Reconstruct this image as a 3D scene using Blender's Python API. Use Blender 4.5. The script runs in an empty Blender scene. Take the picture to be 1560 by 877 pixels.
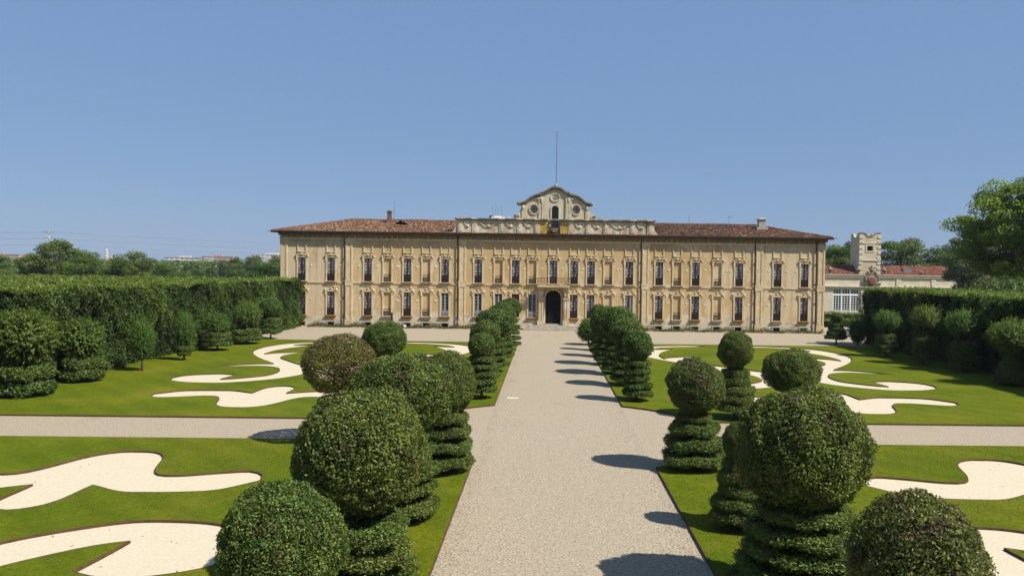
import bpy, math, numpy as np
from mathutils import Vector, Matrix
R = math.radians
scene = bpy.context.scene
COL = scene.collection

# ------------------------------------------------------------------ camera, sky, sun, exposure
cam = bpy.data.cameras.new('camera')
cam.sensor_width = 36.0
cam.lens = 36.0 * 1172 / 1560
cam.shift_x = -52 / 1560
cam.clip_start = 0.1
cam.clip_end = 9000
co = bpy.data.objects.new('camera', cam)
COL.objects.link(co)
P_, RO = math.atan(28.5 / 1172), .0135
f_ = Vector((0, math.cos(P_), -math.sin(P_)))
r0 = Vector((1, 0, 0)); u0 = r0.cross(f_)
r_ = r0 * math.cos(RO) + u0 * math.sin(RO); u_ = r_.cross(f_)
M_ = Matrix((r_, u_, -f_)).transposed().to_4x4()
M_.translation = Vector((0, 0, 6.5))
co.matrix_world = M_
scene.camera = co

SUN = Vector((.74, -.40, 1.0)).normalized()
ELEV = math.asin(SUN.z); AZ = math.atan2(SUN.x, SUN.y)
w = bpy.data.worlds.new('World'); scene.world = w; w.use_nodes = True
nt = w.node_tree; nt.nodes.clear()
out = nt.nodes.new('ShaderNodeOutputWorld'); bg = nt.nodes.new('ShaderNodeBackground')
sky = nt.nodes.new('ShaderNodeTexSky')
sky.sky_type = 'NISHITA'; sky.sun_disc = False
sky.sun_elevation = ELEV; sky.sun_rotation = AZ
sky.air_density = 1.0; sky.dust_density = 0.8; sky.ozone_density = 1.6; sky.altitude = 150
bg.inputs['Strength'].default_value = 0.074
# thin summer haze evens the clear-sky gradient out over the whole dome
hz = nt.nodes.new('ShaderNodeMix'); hz.data_type = 'RGBA'; hz.inputs[0].default_value = .76; hz.inputs[7].default_value = (1.72, 2.90, 5.15, 1)
nt.links.new(sky.outputs[0], hz.inputs[6]); nt.links.new(hz.outputs[2], bg.inputs[0]); nt.links.new(bg.outputs[0], out.inputs[0])
sl = bpy.data.lights.new('sun', 'SUN'); sl.energy = 5.0; sl.angle = R(.5); sl.color = (1, .95, .87)
so = bpy.data.objects.new('sun', sl); COL.objects.link(so)
so.rotation_euler = SUN.to_track_quat('Z', 'Y').to_euler(); so.location = (60, -40, 80)
scene.view_settings.view_transform = 'Standard'; scene.view_settings.look = 'None'
scene.view_settings.exposure = 0.6; scene.view_settings.gamma = 1.0

# ------------------------------------------------------------------ helpers
def tag(o, label=None, cat=None, group=None, kind=None):
    if label: o['label'] = label
    if cat: o['category'] = cat
    if group: o['group'] = group
    if kind: o['kind'] = kind
    return o

def obj(name, mesh, mat=None, parent=None, loc=(0, 0, 0), rz=0.0, sc=(1, 1, 1)):
    o = bpy.data.objects.new(name, mesh); COL.objects.link(o)
    if mat is not None and mesh is not None and len(mesh.materials) == 0: mesh.materials.append(mat)
    o.location = loc; o.rotation_euler = (0, 0, rz); o.scale = sc
    if parent is not None: o.parent = parent
    return o

def empty(name, loc=(0, 0, 0), rz=0.0):
    o = bpy.data.objects.new(name, None); COL.objects.link(o)
    o.empty_display_size = .3
    o.location = loc; o.rotation_euler = (0, 0, rz)
    return o

def qmesh(name, V, F, tint=None, mats=(), mi=None, smooth=False):
    """mesh from arrays: V (n,3), F (m,4) quads"""
    V = np.asarray(V, np.float32); F = np.asarray(F, np.int32)
    me = bpy.data.meshes.new(name)
    me.vertices.add(len(V)); me.vertices.foreach_set('co', V.ravel())
    me.loops.add(F.size); me.loops.foreach_set('vertex_index', F.ravel())
    me.polygons.add(len(F))
    k = F.shape[1]
    me.polygons.foreach_set('loop_start', np.arange(len(F), dtype=np.int32) * k)
    me.polygons.foreach_set('loop_total', np.full(len(F), k, np.int32))
    if smooth: me.polygons.foreach_set('use_smooth', np.ones(len(F), bool))
    if mi is not None: me.polygons.foreach_set('material_index', np.asarray(mi, np.int32))
    for m in mats: me.materials.append(m)
    if tint is not None:
        a = me.attributes.new('tint', 'FLOAT', 'POINT')
        a.data.foreach_set('value', np.asarray(tint, np.float32))
    me.update(calc_edges=True)
    return me

class MB:
    def __init__(s): s.v = []; s.f = []; s.t = []; s.tc = .5
    def add(s, vs, fs):
        n = len(s.v); s.v += [tuple(map(float, p)) for p in vs]; s.f += [tuple(i + n for i in f) for f in fs]
        s.t += [s.tc] * len(vs)
        return s
    def box(s, x0, x1, y0, y1, z0, z1):
        return s.add([(x0, y0, z0), (x1, y0, z0), (x1, y1, z0), (x0, y1, z0), (x0, y0, z1), (x1, y0, z1), (x1, y1, z1), (x0, y1, z1)],
                     [(0, 3, 2, 1), (4, 5, 6, 7), (0, 1, 5, 4), (1, 2, 6, 5), (2, 3, 7, 6), (3, 0, 4, 7)])
    def taper(s, x0, x1, y0, y1, z0, z1, k):
        cx, cy = (x0 + x1) / 2, (y0 + y1) / 2; a, b = (x1 - x0) / 2 * k, (y1 - y0) / 2 * k
        return s.add([(x0, y0, z0), (x1, y0, z0), (x1, y1, z0), (x0, y1, z0), (cx - a, cy - b, z1), (cx + a, cy - b, z1), (cx + a, cy + b, z1), (cx - a, cy + b, z1)],
                     [(0, 3, 2, 1), (4, 5, 6, 7), (0, 1, 5, 4), (1, 2, 6, 5), (2, 3, 7, 6), (3, 0, 4, 7)])
    def quad(s, a, b, c, d): return s.add([a, b, c, d], [(0, 1, 2, 3)])
    def tube(s, path, rad, n=6, cap=True):
        path = [Vector(p) for p in path]; m = len(path)
        if not hasattr(rad, '__len__'): rad = [rad] * m
        vs = []; fs = []
        for i, p in enumerate(path):
            d = (path[min(i + 1, m - 1)] - path[max(i - 1, 0)])
            d = d.normalized() if d.length > 1e-9 else Vector((0, 0, 1))
            a = d.cross(Vector((0, 1, 0)) if abs(d.y) < .9 else Vector((1, 0, 0))).normalized(); b = d.cross(a)
            for k in range(n):
                t = 2 * math.pi * k / n
                vs.append(p + (a * math.cos(t) + b * math.sin(t)) * rad[i])
        for i in range(m - 1):
            for k in range(n):
                k2 = (k + 1) % n
                fs.append((i * n + k, (i + 1) * n + k, (i + 1) * n + k2, i * n + k2))
        if cap: fs += [tuple(range(n)), tuple(range((m - 1) * n, m * n))[::-1]]
        return s.add(vs, fs)
    def lathe(s, prof, n=12, c=(0, 0, 0), sy=1.0):
        vs = []; fs = []; m = len(prof)
        for r, z in prof:
            for k in range(n):
                t = 2 * math.pi * k / n
                vs.append((c[0] + r * math.cos(t), c[1] + r * math.sin(t) * sy, c[2] + z))
        for i in range(m - 1):
            for k in range(n):
                k2 = (k + 1) % n
                fs.append((i * n + k, i * n + k2, (i + 1) * n + k2, (i + 1) * n + k))
        fs += [tuple(range(n))[::-1], tuple(range((m - 1) * n, m * n))]
        return s.add(vs, fs)
    def ball(s, c, rx, ry, rz, n=8, m=5):
        prof = [(max(.02, math.sin(math.pi * i / m)), -math.cos(math.pi * i / m)) for i in range(m + 1)]
        vs = []; fs = []
        for r, z in prof:
            for k in range(n):
                t = 2 * math.pi * k / n
                vs.append((c[0] + rx * r * math.cos(t), c[1] + ry * r * math.sin(t), c[2] + rz * z))
        for i in range(m):
            for k in range(n):
                k2 = (k + 1) % n
                fs.append((i * n + k, i * n + k2, (i + 1) * n + k2, (i + 1) * n + k))
        return s.add(vs, fs)
    def ribbon(s, path, y0, y1, th):
        """moulding along an x-z path, th thick towards its left side"""
        m = len(path); off = []
        for i in range(m):
            a = path[max(i - 1, 0)]; b = path[min(i + 1, m - 1)]
            dx, dz = b[0] - a[0], b[1] - a[1]; l = math.hypot(dx, dz) or 1
            off.append((path[i][0] - dz / l * th, path[i][1] + dx / l * th))
        vs = []; fs = []
        for p, q in zip(path, off):
            vs += [(p[0], y0, p[1]), (q[0], y0, q[1]), (q[0], y1, q[1]), (p[0], y1, p[1])]
        for i in range(m - 1):
            for k in range(4):
                k2 = (k + 1) % 4
                fs.append((i * 4 + k, (i + 1) * 4 + k, (i + 1) * 4 + k2, i * 4 + k2))
        fs += [(3, 2, 1, 0), tuple((m - 1) * 4 + k for k in range(4))]
        return s.add(vs, fs)
    def mesh(s, name, mat=None, smooth=False, tint=False):
        me = bpy.data.meshes.new(name); me.from_pydata(s.v, [], s.f)
        if mat: me.materials.append(mat)
        if smooth: me.polygons.foreach_set('use_smooth', np.ones(len(me.polygons), bool))
        if tint:
            a = me.attributes.new('tint', 'FLOAT', 'POINT'); a.data.foreach_set('value', np.array(s.t, np.float32))
        me.update(); return me
    def build(s, name, mat, parent=None, loc=(0, 0, 0), rz=0, smooth=False, tint=False):
        return obj(name, s.mesh(name, mat, smooth, tint), None, parent, loc, rz)

def fill(name, loops, z=0.0, extrude=0.0, wall=None, mat=None):
    """flat fill with holes; wall=y puts it upright in the x-z plane at that y"""
    cu = bpy.data.curves.new(name, 'CURVE'); cu.dimensions = '2D'; cu.fill_mode = 'BOTH' if extrude else 'FRONT'; cu.extrude = extrude
    for lp in loops:
        sp = cu.splines.new('POLY'); sp.points.add(len(lp) - 1); sp.use_cyclic_u = True
        sp.points.foreach_set('co', np.array([(x, y, 0, 1) for x, y in lp], np.float32).ravel())
    t = bpy.data.objects.new('tmp', cu); COL.objects.link(t)
    me = bpy.data.meshes.new_from_object(t); bpy.data.objects.remove(t); bpy.data.curves.remove(cu)
    me.name = name
    V = np.empty(len(me.vertices) * 3, np.float32); me.vertices.foreach_get('co', V); V = V.reshape(-1, 3)
    if wall is None: V[:, 2] += z
    else: V = np.stack([V[:, 0], wall - V[:, 2], V[:, 1]], 1)
    me.vertices.foreach_set('co', np.ascontiguousarray(V).ravel()); me.materials.clear()
    if mat: me.materials.append(mat)
    me.update(); return me

def arc(cx, cz, r, a0, a1, n=12, rz=None):
    rz = rz or r
    return [(cx + r * math.cos(R(a0 + (a1 - a0) * i / n)), cz + rz * math.sin(R(a0 + (a1 - a0) * i / n))) for i in range(n + 1)]

# ------------------------------------------------------------------ materials
def mat(name):
    m = bpy.data.materials.new(name); m.use_nodes = True
    n = m.node_tree; n.nodes.clear()
    o = n.nodes.new('ShaderNodeOutputMaterial'); p = n.nodes.new('ShaderNodeBsdfPrincipled')
    p.inputs['Specular IOR Level'].default_value = .18
    n.links.new(p.outputs[0], o.inputs[0])
    return m, n, p, o
def nd(n, t, **k):
    x = n.nodes.new(t)
    for a, b in k.items():
        if a in x.inputs: x.inputs[a].default_value = b
        else: setattr(x, a, b)
    return x
def ramp(n, src, stops):
    r = n.nodes.new('ShaderNodeValToRGB'); e = r.color_ramp.elements
    while len(e) > 1: e.remove(e[-1])
    e[0].position = stops[0][0]; e[0].color = (*stops[0][1], 1)
    for p, c in stops[1:]:
        x = e.new(p); x.color = (*c, 1)
    n.links.new(src, r.inputs[0]); return r.outputs[0]
def noise(n, vec, scale, detail=4, rough=.6, dist=0.0):
    x = n.nodes.new('ShaderNodeTexNoise'); x.inputs['Scale'].default_value = scale; x.inputs['Detail'].default_value = detail
    x.inputs['Roughness'].default_value = rough; x.inputs['Distortion'].default_value = dist
    if vec is not None: n.links.new(vec, x.inputs['Vector'])
    return x.outputs['Fac']
def coord(n, kind='Object', scale=(1, 1, 1)):
    c = n.nodes.new('ShaderNodeTexCoord'); m = n.nodes.new('ShaderNodeMapping'); m.inputs['Scale'].default_value = scale
    n.links.new(c.outputs[kind], m.inputs[0]); return m.outputs[0]
def geo(n, scale=(1, 1, 1)):
    c = n.nodes.new('ShaderNodeNewGeometry'); m = n.nodes.new('ShaderNodeMapping'); m.inputs['Scale'].default_value = scale
    n.links.new(c.outputs['Position'], m.inputs[0]); return m.outputs[0]
def mix(n, fac, a, b, mode='MIX'):
    x = n.nodes.new('ShaderNodeMix'); x.data_type = 'RGBA'; x.blend_type = mode
    for s, v in ((0, fac), (6, a), (7, b)):
        if hasattr(v, 'links') or hasattr(v, 'is_linked'): n.links.new(v, x.inputs[s])
        elif s == 0: x.inputs[0].default_value = v
        else: x.inputs[s].default_value = (*v, 1)
    return x.outputs[2]
def math_(n, op, a, b=None, clamp=False):
    x = n.nodes.new('ShaderNodeMath'); x.operation = op; x.use_clamp = clamp
    for i, v in enumerate((a, b)):
        if v is None: continue
        if hasattr(v, 'is_linked'): n.links.new(v, x.inputs[i])
        else: x.inputs[i].default_value = v
    return x.outputs[0]
def bump(n, p, h, strength=.4, dist=.02):
    b = n.nodes.new('ShaderNodeBump'); b.inputs['Strength'].default_value = strength; b.inputs['Distance'].default_value = dist
    n.links.new(h, b.inputs['Height']); n.links.new(b.outputs[0], p.inputs['Normal'])
def attr(n, name='tint'):
    a = n.nodes.new('ShaderNodeAttribute'); a.attribute_name = name; return a.outputs['Fac']

def simple(name, c, rough=.7, var=.25, scale=6.0, metal=0.0, bmp=.0):
    m, n, p, o = mat(name); v = coord(n)
    f = noise(n, v, scale, 5)
    d = tuple(max(0, x * (1 - var)) for x in c); l = tuple(min(1, x * (1 + var)) for x in c)
    n.links.new(ramp(n, f, [(.3, d), (.7, l)]), p.inputs['Base Color'])
    p.inputs['Roughness'].default_value = rough; p.inputs['Metallic'].default_value = metal
    if bmp: bump(n, p, noise(n, v, scale * 5, 4), bmp)
    return m

def leafmat(name, stops, rough=.5, trans=.40, patch=.35, pscale=1.3, patchcol=None):
    m, n, p, o = mat(name)
    c = ramp(n, attr(n), stops)
    oi = n.nodes.new('ShaderNodeObjectInfo')
    hs = n.nodes.new('ShaderNodeHueSaturation')
    n.links.new(c, hs.inputs['Color'])
    f = noise(n, geo(n), pscale, 3)
    v = math_(n, 'ADD', math_(n, 'MULTIPLY', f, patch * 2), 1 - patch)
    n.links.new(v, hs.inputs['Value'])
    n.links.new(math_(n, 'ADD', math_(n, 'MULTIPLY', oi.outputs['Random'], .028), .482), hs.inputs['Hue'])
    col = hs.outputs[0]
    if patchcol:
        g = noise(n, geo(n), pscale * 1.7, 4)
        col = mix(n, ramp(n, g, [(patchcol[3], (0, 0, 0)), (patchcol[3] + .13, (1, 1, 1))]), col, patchcol[:3])
    n.links.new(col, p.inputs['Base Color']); p.inputs['Roughness'].default_value = rough
    p.inputs['Specular IOR Level'].default_value = .34
    t = n.nodes.new('ShaderNodeBsdfTranslucent'); n.links.new(col, t.inputs['Color'])
    x = n.nodes.new('ShaderNodeMixShader'); x.inputs[0].default_value = trans
    n.links.new(p.outputs[0], x.inputs[1]); n.links.new(t.outputs[0], x.inputs[2]); n.links.new(x.outputs[0], o.inputs[0])
    return m

M = {}
M['leaf'] = leafmat('topiary_leaf', [(0, (0.028, 0.057, 0.011)), (.55, (0.135, 0.193, 0.035)), (1, (0.314, 0.376, 0.085))], patchcol=(.10, .085, .035, .56))
M['leaf_far'] = leafmat('clipped_leaf', [(0, (0.034, 0.064, 0.013)), (.55, (0.115, 0.178, 0.032)), (1, (0.248, 0.321, 0.065))])
M['leaf_brown'] = leafmat('browned_leaf', [(0, (0.075, 0.060, 0.019)), (.5, (0.164, 0.144, 0.039)), (1, (0.227, 0.245, 0.058))], patch=.3)
M['leaf_mixed'] = leafmat('yellowing_leaf', [(0, (0.041, 0.059, 0.015)), (.5, (0.132, 0.169, 0.033)), (1, (0.276, 0.310, 0.076))], patchcol=(.11, .085, .04, .53))
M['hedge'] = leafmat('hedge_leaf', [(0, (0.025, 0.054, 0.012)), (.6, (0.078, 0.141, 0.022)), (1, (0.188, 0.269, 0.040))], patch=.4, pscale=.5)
M['shaggy'] = leafmat('feathery_leaf', [(0, (0.031, 0.067, 0.012)), (.55, (0.102, 0.178, 0.027)), (1, (0.215, 0.319, 0.050))], trans=.5)
M['tree'] = leafmat('tree_leaf', [(0, (0.048, 0.083, 0.017)), (.6, (0.128, 0.188, 0.032)), (1, (0.218, 0.290, 0.051))], patch=.35, pscale=.25, trans=.45)
M['tree_big'] = leafmat('maple_leaf', [(0, (0.069, 0.117, 0.013)), (.6, (0.199, 0.287, 0.030)), (1, (0.343, 0.424, 0.053))], patch=.35, pscale=.3, trans=.5)
M['tree_blue'] = leafmat('bluish_leaf', [(0, (0.053, 0.090, 0.042)), (.6, (0.120, 0.188, 0.083)), (1, (0.195, 0.270, 0.128))], pscale=.25, trans=.45)
M['tree_light'] = leafmat('light_leaf', [(0, (0.033, 0.066, 0.013)), (.6, (0.072, 0.132, 0.024)), (1, (0.132, 0.209, 0.044))], pscale=.25)
M['weed'] = leafmat('weed_leaf', [(0, (.05, .06, .02)), (.5, (.10, .12, .035)), (1, (.20, .18, .07))])
M['inner'] = simple('inner_shade', (.012, .013, .006), 1.0, .4, 9)  # solid foliage cores, near black to paint the shade between leaves
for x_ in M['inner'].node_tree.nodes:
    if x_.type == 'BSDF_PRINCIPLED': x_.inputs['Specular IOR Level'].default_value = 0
M['bark'] = simple('bark', (.075, .055, .040), .9, .35, 9, bmp=.5)
M['iron'] = simple('dark_iron', (.035, .026, .024), .6, .25, 12)
M['frame_dark'] = simple('dark_window_wood', (.035, .020, .018), .55, .3, 9)
M['frame_white'] = simple('white_window_wood', (.36, .36, .36), .5, .12, 9)
M['shutter'] = simple('brown_shutter', (.10, .035, .028), .6, .25, 7)
M['pipe'] = simple('copper_pipe', (.030, .020, .015), .55, .3, 4)
M['stone'] = simple('grey_stone', (.34, .305, .24), .85, .25, 3, bmp=.3)
M['dark'] = simple('dark_void', (.012, .011, .012), .9, .2, 4)
M['void'] = simple('doorway_shade', (.006, .006, .007), 1.0, .3, 3)  # near black, paints the darkness of the unlit doorway
M['cream'] = simple('cream_plaster', (.55, .49, .365), .85, .15, 1.5)
M['tower'] = simple('tower_plaster', (.50, .425, .30), .85, .2, .8, bmp=.2)
M['ochre'] = simple('ochre_sill', (.34, .20, .05), .85, .4, 3)
M['steel'] = simple('grey_metal', (.25, .26, .27), .45, .1, 5, .6)
M['white'] = simple('white_paint', (.75, .75, .73), .5, .05, 5)
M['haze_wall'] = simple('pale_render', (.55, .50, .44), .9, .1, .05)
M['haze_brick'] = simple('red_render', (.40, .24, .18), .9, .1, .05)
M['edging'] = simple('rusty_edging', (.085, .045, .026), .8, .3, 5)
M['chim'] = simple('old_brick', (.15, .085, .06), .9, .35, 6, bmp=.4)

def m_glass():
    m, n, p, o = mat('window_glass')
    c = ramp(n, attr(n), [(0, (.025, .022, .026)), (.3, (.12, .105, .105)), (.65, (.36, .32, .31)), (1, (.55, .50, .48))])
    n.links.new(c, p.inputs['Base Color']); p.inputs['Specular IOR Level'].default_value = .5; p.inputs['Roughness'].default_value = .12
    bump(n, p, noise(n, coord(n), 2.0, 2), .25, .05); return m
M['glass'] = m_glass()
def m_glass2():
    m, n, p, o = mat('dark_glass'); p.inputs['Base Color'].default_value = (.03, .035, .04, 1); p.inputs['Specular IOR Level'].default_value = .5; p.inputs['Roughness'].default_value = .08
    bump(n, p, noise(n, coord(n), 1.5, 2), .2, .05); return m
M['glass_dark'] = m_glass2()

def m_wall():
    m, n, p, o = mat('ochre_plaster')
    g = geo(n)
    sep = n.nodes.new('ShaderNodeSeparateXYZ'); n.links.new(g, sep.inputs[0])
    z = sep.outputs[2]; x = sep.outputs[0]
    big = noise(n, geo(n, (.18, .18, .3)), 1.0, 5, .6)
    base = ramp(n, big, [(.3, (.42, .31, .162)), (.5, (.475, .357, .197)), (.7, (.50, .392, .235))])
    # paler, washed plaster towards the two outer bays
    wash = noise(n, geo(n, (.9, .9, .5)), 1.0, 7, .72)
    ax = math_(n, 'ABSOLUTE', x)
    out_ = math_(n, 'MULTIPLY', math_(n, 'SUBTRACT', ax, 15.0), .016, True)
    base = mix(n, ramp(n, math_(n, 'ADD', wash, out_), [(.53, (0, 0, 0)), (.63, (.9, .9, .9))]), base, (.56, .48, .34))
    # vertical rain streaks
    st = noise(n, geo(n, (2.6, 2.6, .12)), 1.0, 5, .65)
    base = mix(n, ramp(n, st, [(.50, (0, 0, 0)), (.72, (.55, .55, .55))]), base, (.27, .20, .12))
    # grey plaster at the frieze, darkened further to paint in eave shadow
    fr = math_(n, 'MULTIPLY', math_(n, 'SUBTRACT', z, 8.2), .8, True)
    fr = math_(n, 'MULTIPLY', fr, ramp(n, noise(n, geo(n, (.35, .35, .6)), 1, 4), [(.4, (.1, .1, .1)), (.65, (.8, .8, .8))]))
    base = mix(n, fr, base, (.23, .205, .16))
    # damp, peeled zone at the foot: its ragged edge wanders around 1.3 m
    ed = noise(n, geo(n, (.55, .55, .6)), 1.0, 6, .65)
    dm = math_(n, 'MULTIPLY', math_(n, 'SUBTRACT', math_(n, 'ADD', math_(n, 'MULTIPLY', ed, 2.6), .30), z), 6.0, True)
    peel = ramp(n, noise(n, geo(n, (1.2, 1.2, 1.6)), 1.5, 7, .7), [(.35, (.33, .275, .19)), (.5, (.52, .465, .365)), (.66, (.60, .56, .47))])
    base = mix(n, dm, base, peel)
    fine = noise(n, g, 14, 4, .6)
    base = mix(n, .35, base, ramp(n, fine, [(.3, (.2, .15, .08)), (.7, (.75, .62, .42))]), 'OVERLAY')
    n.links.new(base, p.inputs['Base Color']); p.inputs['Roughness'].default_value = .9
    bump(n, p, math_(n, 'ADD', wash, fine), .25, .03)
    return m
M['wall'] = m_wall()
def m_trim():
    m, n, p, o = mat('stucco_trim'); g = geo(n)
    f = noise(n, g, 1.7, 7, .7)
    b = ramp(n, f, [(.3, (.43, .325, .178)), (.48, (.52, .405, .235)), (.65, (.60, .50, .325))])
    b = mix(n, ramp(n, noise(n, g, 5.5, 5, .7), [(.55, (0, 0, 0)), (.72, (.7, .7, .7))]), b, (.30, .225, .135))
    n.links.new(b, p.inputs['Base Color']); p.inputs['Roughness'].default_value = .9
    bump(n, p, noise(n, g, 16, 4), .4, .03); return m
M['trim'] = m_trim()
def m_attic():
    m, n, p, o = mat('weathered_attic'); g = geo(n)
    f = noise(n, geo(n, (1, 1, .7)), .9, 8, .72)
    b = ramp(n, f, [(.28, (.16, .125, .085)), (.42, (.40, .33, .23)), (.54, (.58, .50, .36)), (.72, (.66, .59, .46))])
    b = mix(n, ramp(n, noise(n, geo(n, (2, 2, .4)), 1.3, 6, .7), [(.52, (0, 0, 0)), (.68, (.8, .8, .8))]), b, (.14, .12, .10))
    b = mix(n, ramp(n, noise(n, geo(n, (1, 1, 1.2)), 2.1, 5, .7), [(.54, (0, 0, 0)), (.63, (.75, .75, .75))]), b, (.46, .25, .15))
    n.links.new(b, p.inputs['Base Color']); p.inputs['Roughness'].default_value = .95
    bump(n, p, noise(n, g, 9, 5), .5, .05); return m
M['attic'] = m_attic()
def m_gable():
    m, n, p, o = mat('gable_plaster'); g = geo(n)
    f = noise(n, geo(n, (1, 1, .6)), 1.1, 7, .7)
    b = ramp(n, f, [(.28, (.27, .22, .145)), (.45, (.46, .395, .275)), (.62, (.55, .49, .365))])
    b = mix(n, ramp(n, noise(n, geo(n, (2, 2, .3)), 1.1, 6, .7), [(.54, (0, 0, 0)), (.75, (.6, .6, .6))]), b, (.20, .17, .13))
    n.links.new(b, p.inputs['Base Color']); p.inputs['Roughness'].default_value = .95
    bump(n, p, noise(n, g, 9, 5), .4, .04); return m
M['gable'] = m_gable()
M['coping'] = simple('blackened_stone', (.19, .16, .12), .95, .55, 1.6, bmp=.5)
M['eave'] = simple('eave_boards', (.17, .115, .055), .9, .4, 2.5)
M['urn'] = simple('stained_stone', (.20, .165, .12), .95, .5, 2.2, bmp=.4)
def m_portal():
    m, n, p, o = mat('stained_portal'); g = geo(n)
    b = ramp(n, noise(n, geo(n, (1.5, 1.5, .5)), 1.6, 6, .7), [(.32, (.30, .17, .07)), (.47, (.44, .33, .19)), (.58, (.52, .45, .33)), (.7, (.60, .55, .46))])
    n.links.new(b, p.inputs['Base Color']); p.inputs['Roughness'].default_value = .95; bump(n, p, noise(n, g, 9, 4), .4, .03); return m
M['portal'] = m_portal()
M['yellow'] = simple('yellow_plaster', (.40, .27, .07), .9, .45, 1.4, bmp=.3)
def m_tile(name, stops):
    m, n, p, o = mat(name)
    b = ramp(n, attr(n), stops)
    b = mix(n, ramp(n, noise(n, geo(n), 1.4, 6, .7), [(.5, (0, 0, 0)), (.72, (.55, .55, .55))]), b, (.13, .10, .075))
    n.links.new(b, p.inputs['Base Color']); p.inputs['Roughness'].default_value = .9
    bump(n, p, noise(n, geo(n), 20, 3), .3, .02); return m
M['tile'] = m_tile('clay_tile', [(0, (.050, .025, .016)), (.45, (.125, .060, .033)), (.8, (.205, .112, .065)), (1, (.29, .19, .12))])
M['tile_red'] = m_tile('red_tile', [(0, (.085, .028, .02)), (.5, (.155, .052, .036)), (1, (.22, .10, .068))])

def m_gravel(name, lo, mid, hi, dirt, scale=26, dirtlo=.55):
    m, n, p, o = mat(name); g = geo(n)
    v = n.nodes.new('ShaderNodeTexVoronoi'); v.inputs['Scale'].default_value = scale; n.links.new(g, v.inputs['Vector'])
    bw = n.nodes.new('ShaderNodeRGBToBW'); n.links.new(v.outputs['Color'], bw.inputs[0])
    b = ramp(n, bw.outputs[0], [(.10, lo), (.36, mid), (.85, hi)])
    f2 = noise(n, g, scale * .42, 6, .78)
    b = mix(n, .72, b, ramp(n, f2, [(.3, lo), (.5, mid), (.68, hi)]))
    f = noise(n, geo(n, (1, .6, 1)), .35, 7, .68)
    b = mix(n, ramp(n, f, [(dirtlo, (0, 0, 0)), (dirtlo + .2, (.65, .65, .65))]), b, dirt)
    sp = noise(n, g, 11, 3, .5)
    b = mix(n, ramp(n, sp, [(.66, (0, 0, 0)), (.74, (.5, .5, .5))]), b, tuple(x * .35 for x in mid))
    n.links.new(b, p.inputs['Base Color']); p.inputs['Roughness'].default_value = .95
    bump(n, p, v.outputs['Distance'], .3, .012); return m
M['gravel'] = m_gravel('grey_gravel', (.062, .048, .031), (.285, .235, .166), (.48, .412, .305), (.19, .14, .082), 36, .60)
M['bed'] = m_gravel('cream_gravel', (.40, .335, .235), (.485, .42, .298), (.54, .475, .36), (.43, .355, .25), 30, .62)
def m_lawn():
    m, n, p, o = mat('lawn_grass'); g = geo(n)
    f = noise(n, geo(n, (1, 1, 1)), .22, 6, .62)
    b = ramp(n, f, [(.3, (.054, .082, .003)), (.5, (.080, .100, .0045)), (.68, (.118, .118, .009))])
    f2 = noise(n, g, 9, 6, .75)
    b = mix(n, .75, b, ramp(n, f2, [(.25, (.25, .28, .2)), (.75, (.78, .76, .62))]), 'OVERLAY')
    wv = n.nodes.new('ShaderNodeTexWave'); wv.inputs['Scale'].default_value = .30; wv.inputs['Distortion'].default_value = 1.6; wv.inputs['Detail'].default_value = 2; wv.bands_direction = 'DIAGONAL'
    n.links.new(g, wv.inputs['Vector'])
    b = mix(n, .16, b, ramp(n, wv.outputs['Fac'], [(.35, (.32, .36, .3)), (.65, (.66, .66, .55))]), 'OVERLAY')
    dry = noise(n, g, .7, 6, .72)
    b = mix(n, ramp(n, dry, [(.56, (0, 0, 0)), (.70, (.55, .55, .55))]), b, (.135, .125, .022))
    f3 = noise(n, geo(n, (3, 1.2, 1)), 2.0, 5, .7)
    b = mix(n, ramp(n, f3, [(.54, (0, 0, 0)), (.70, (.6, .6, .6))]), b, (.125, .122, .018))
    n.links.new(b, p.inputs['Base Color']); p.inputs['Roughness'].default_value = .8; p.inputs['Specular IOR Level'].default_value = .05
    bump(n, p, noise(n, g, 40, 4, .7), .5, .02); return m
M['lawn'] = m_lawn()
M['blade'] = leafmat('grass_blade', [(0, (.055, .092, .006)), (.6, (.075, .112, .008)), (1, (.10, .125, .014))], patch=.15, trans=.4, rough=.8)
def m_field():
    m, n, p, o = mat('field'); g = geo(n)
    f = noise(n, g, .02, 6, .6)
    n.links.new(ramp(n, f, [(.35, (.05, .08, .02)), (.6, (.10, .12, .035))]), p.inputs['Base Color']); p.inputs['Roughness'].default_value = .9; return m
M['field'] = m_field()

# ------------------------------------------------------------------ ground, paths, lawns, gravel beds
AX = .66                                            # axis of the avenue
def skew(x, y): return (x, y + .015 * (x - AX))      # the garden stands a touch askew to the house
def rect(x0, x1, y0, y1): return [(x0, y0), (x1, y0), (x1, y1), (x0, y1)]
tag(obj('ground', MB().add([(-1490, -90, -.05), (1490, -90, -.05), (1490, 1590, -.05), (-1490, 1590, -.05)], [(0, 1, 2, 3)]).mesh('ground'), M['field']), kind='structure')
AVL, AVR = -2.38, 3.70
def sheet(name, pts, z, m):
    return tag(obj(name, fill(name, [pts], z), m), kind='structure')
sheet('avenue', rect(-9, 10.5, -12, 67.4), 0, M['gravel'])
sheet('cross_path', [skew(-34, 27.5), (-9, 27.5), (-9, 34), skew(-34, 34)], 0, M['gravel'])
sheet('cross_path', [(10.5, 27.5), skew(36, 27.5), skew(36, 34), (10.5, 34)], 0, M['gravel'])
sheet('forecourt', rect(-48, 62, 67.4, 118), 0, M['gravel'])
LZ, BZ = .075, .012

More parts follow.
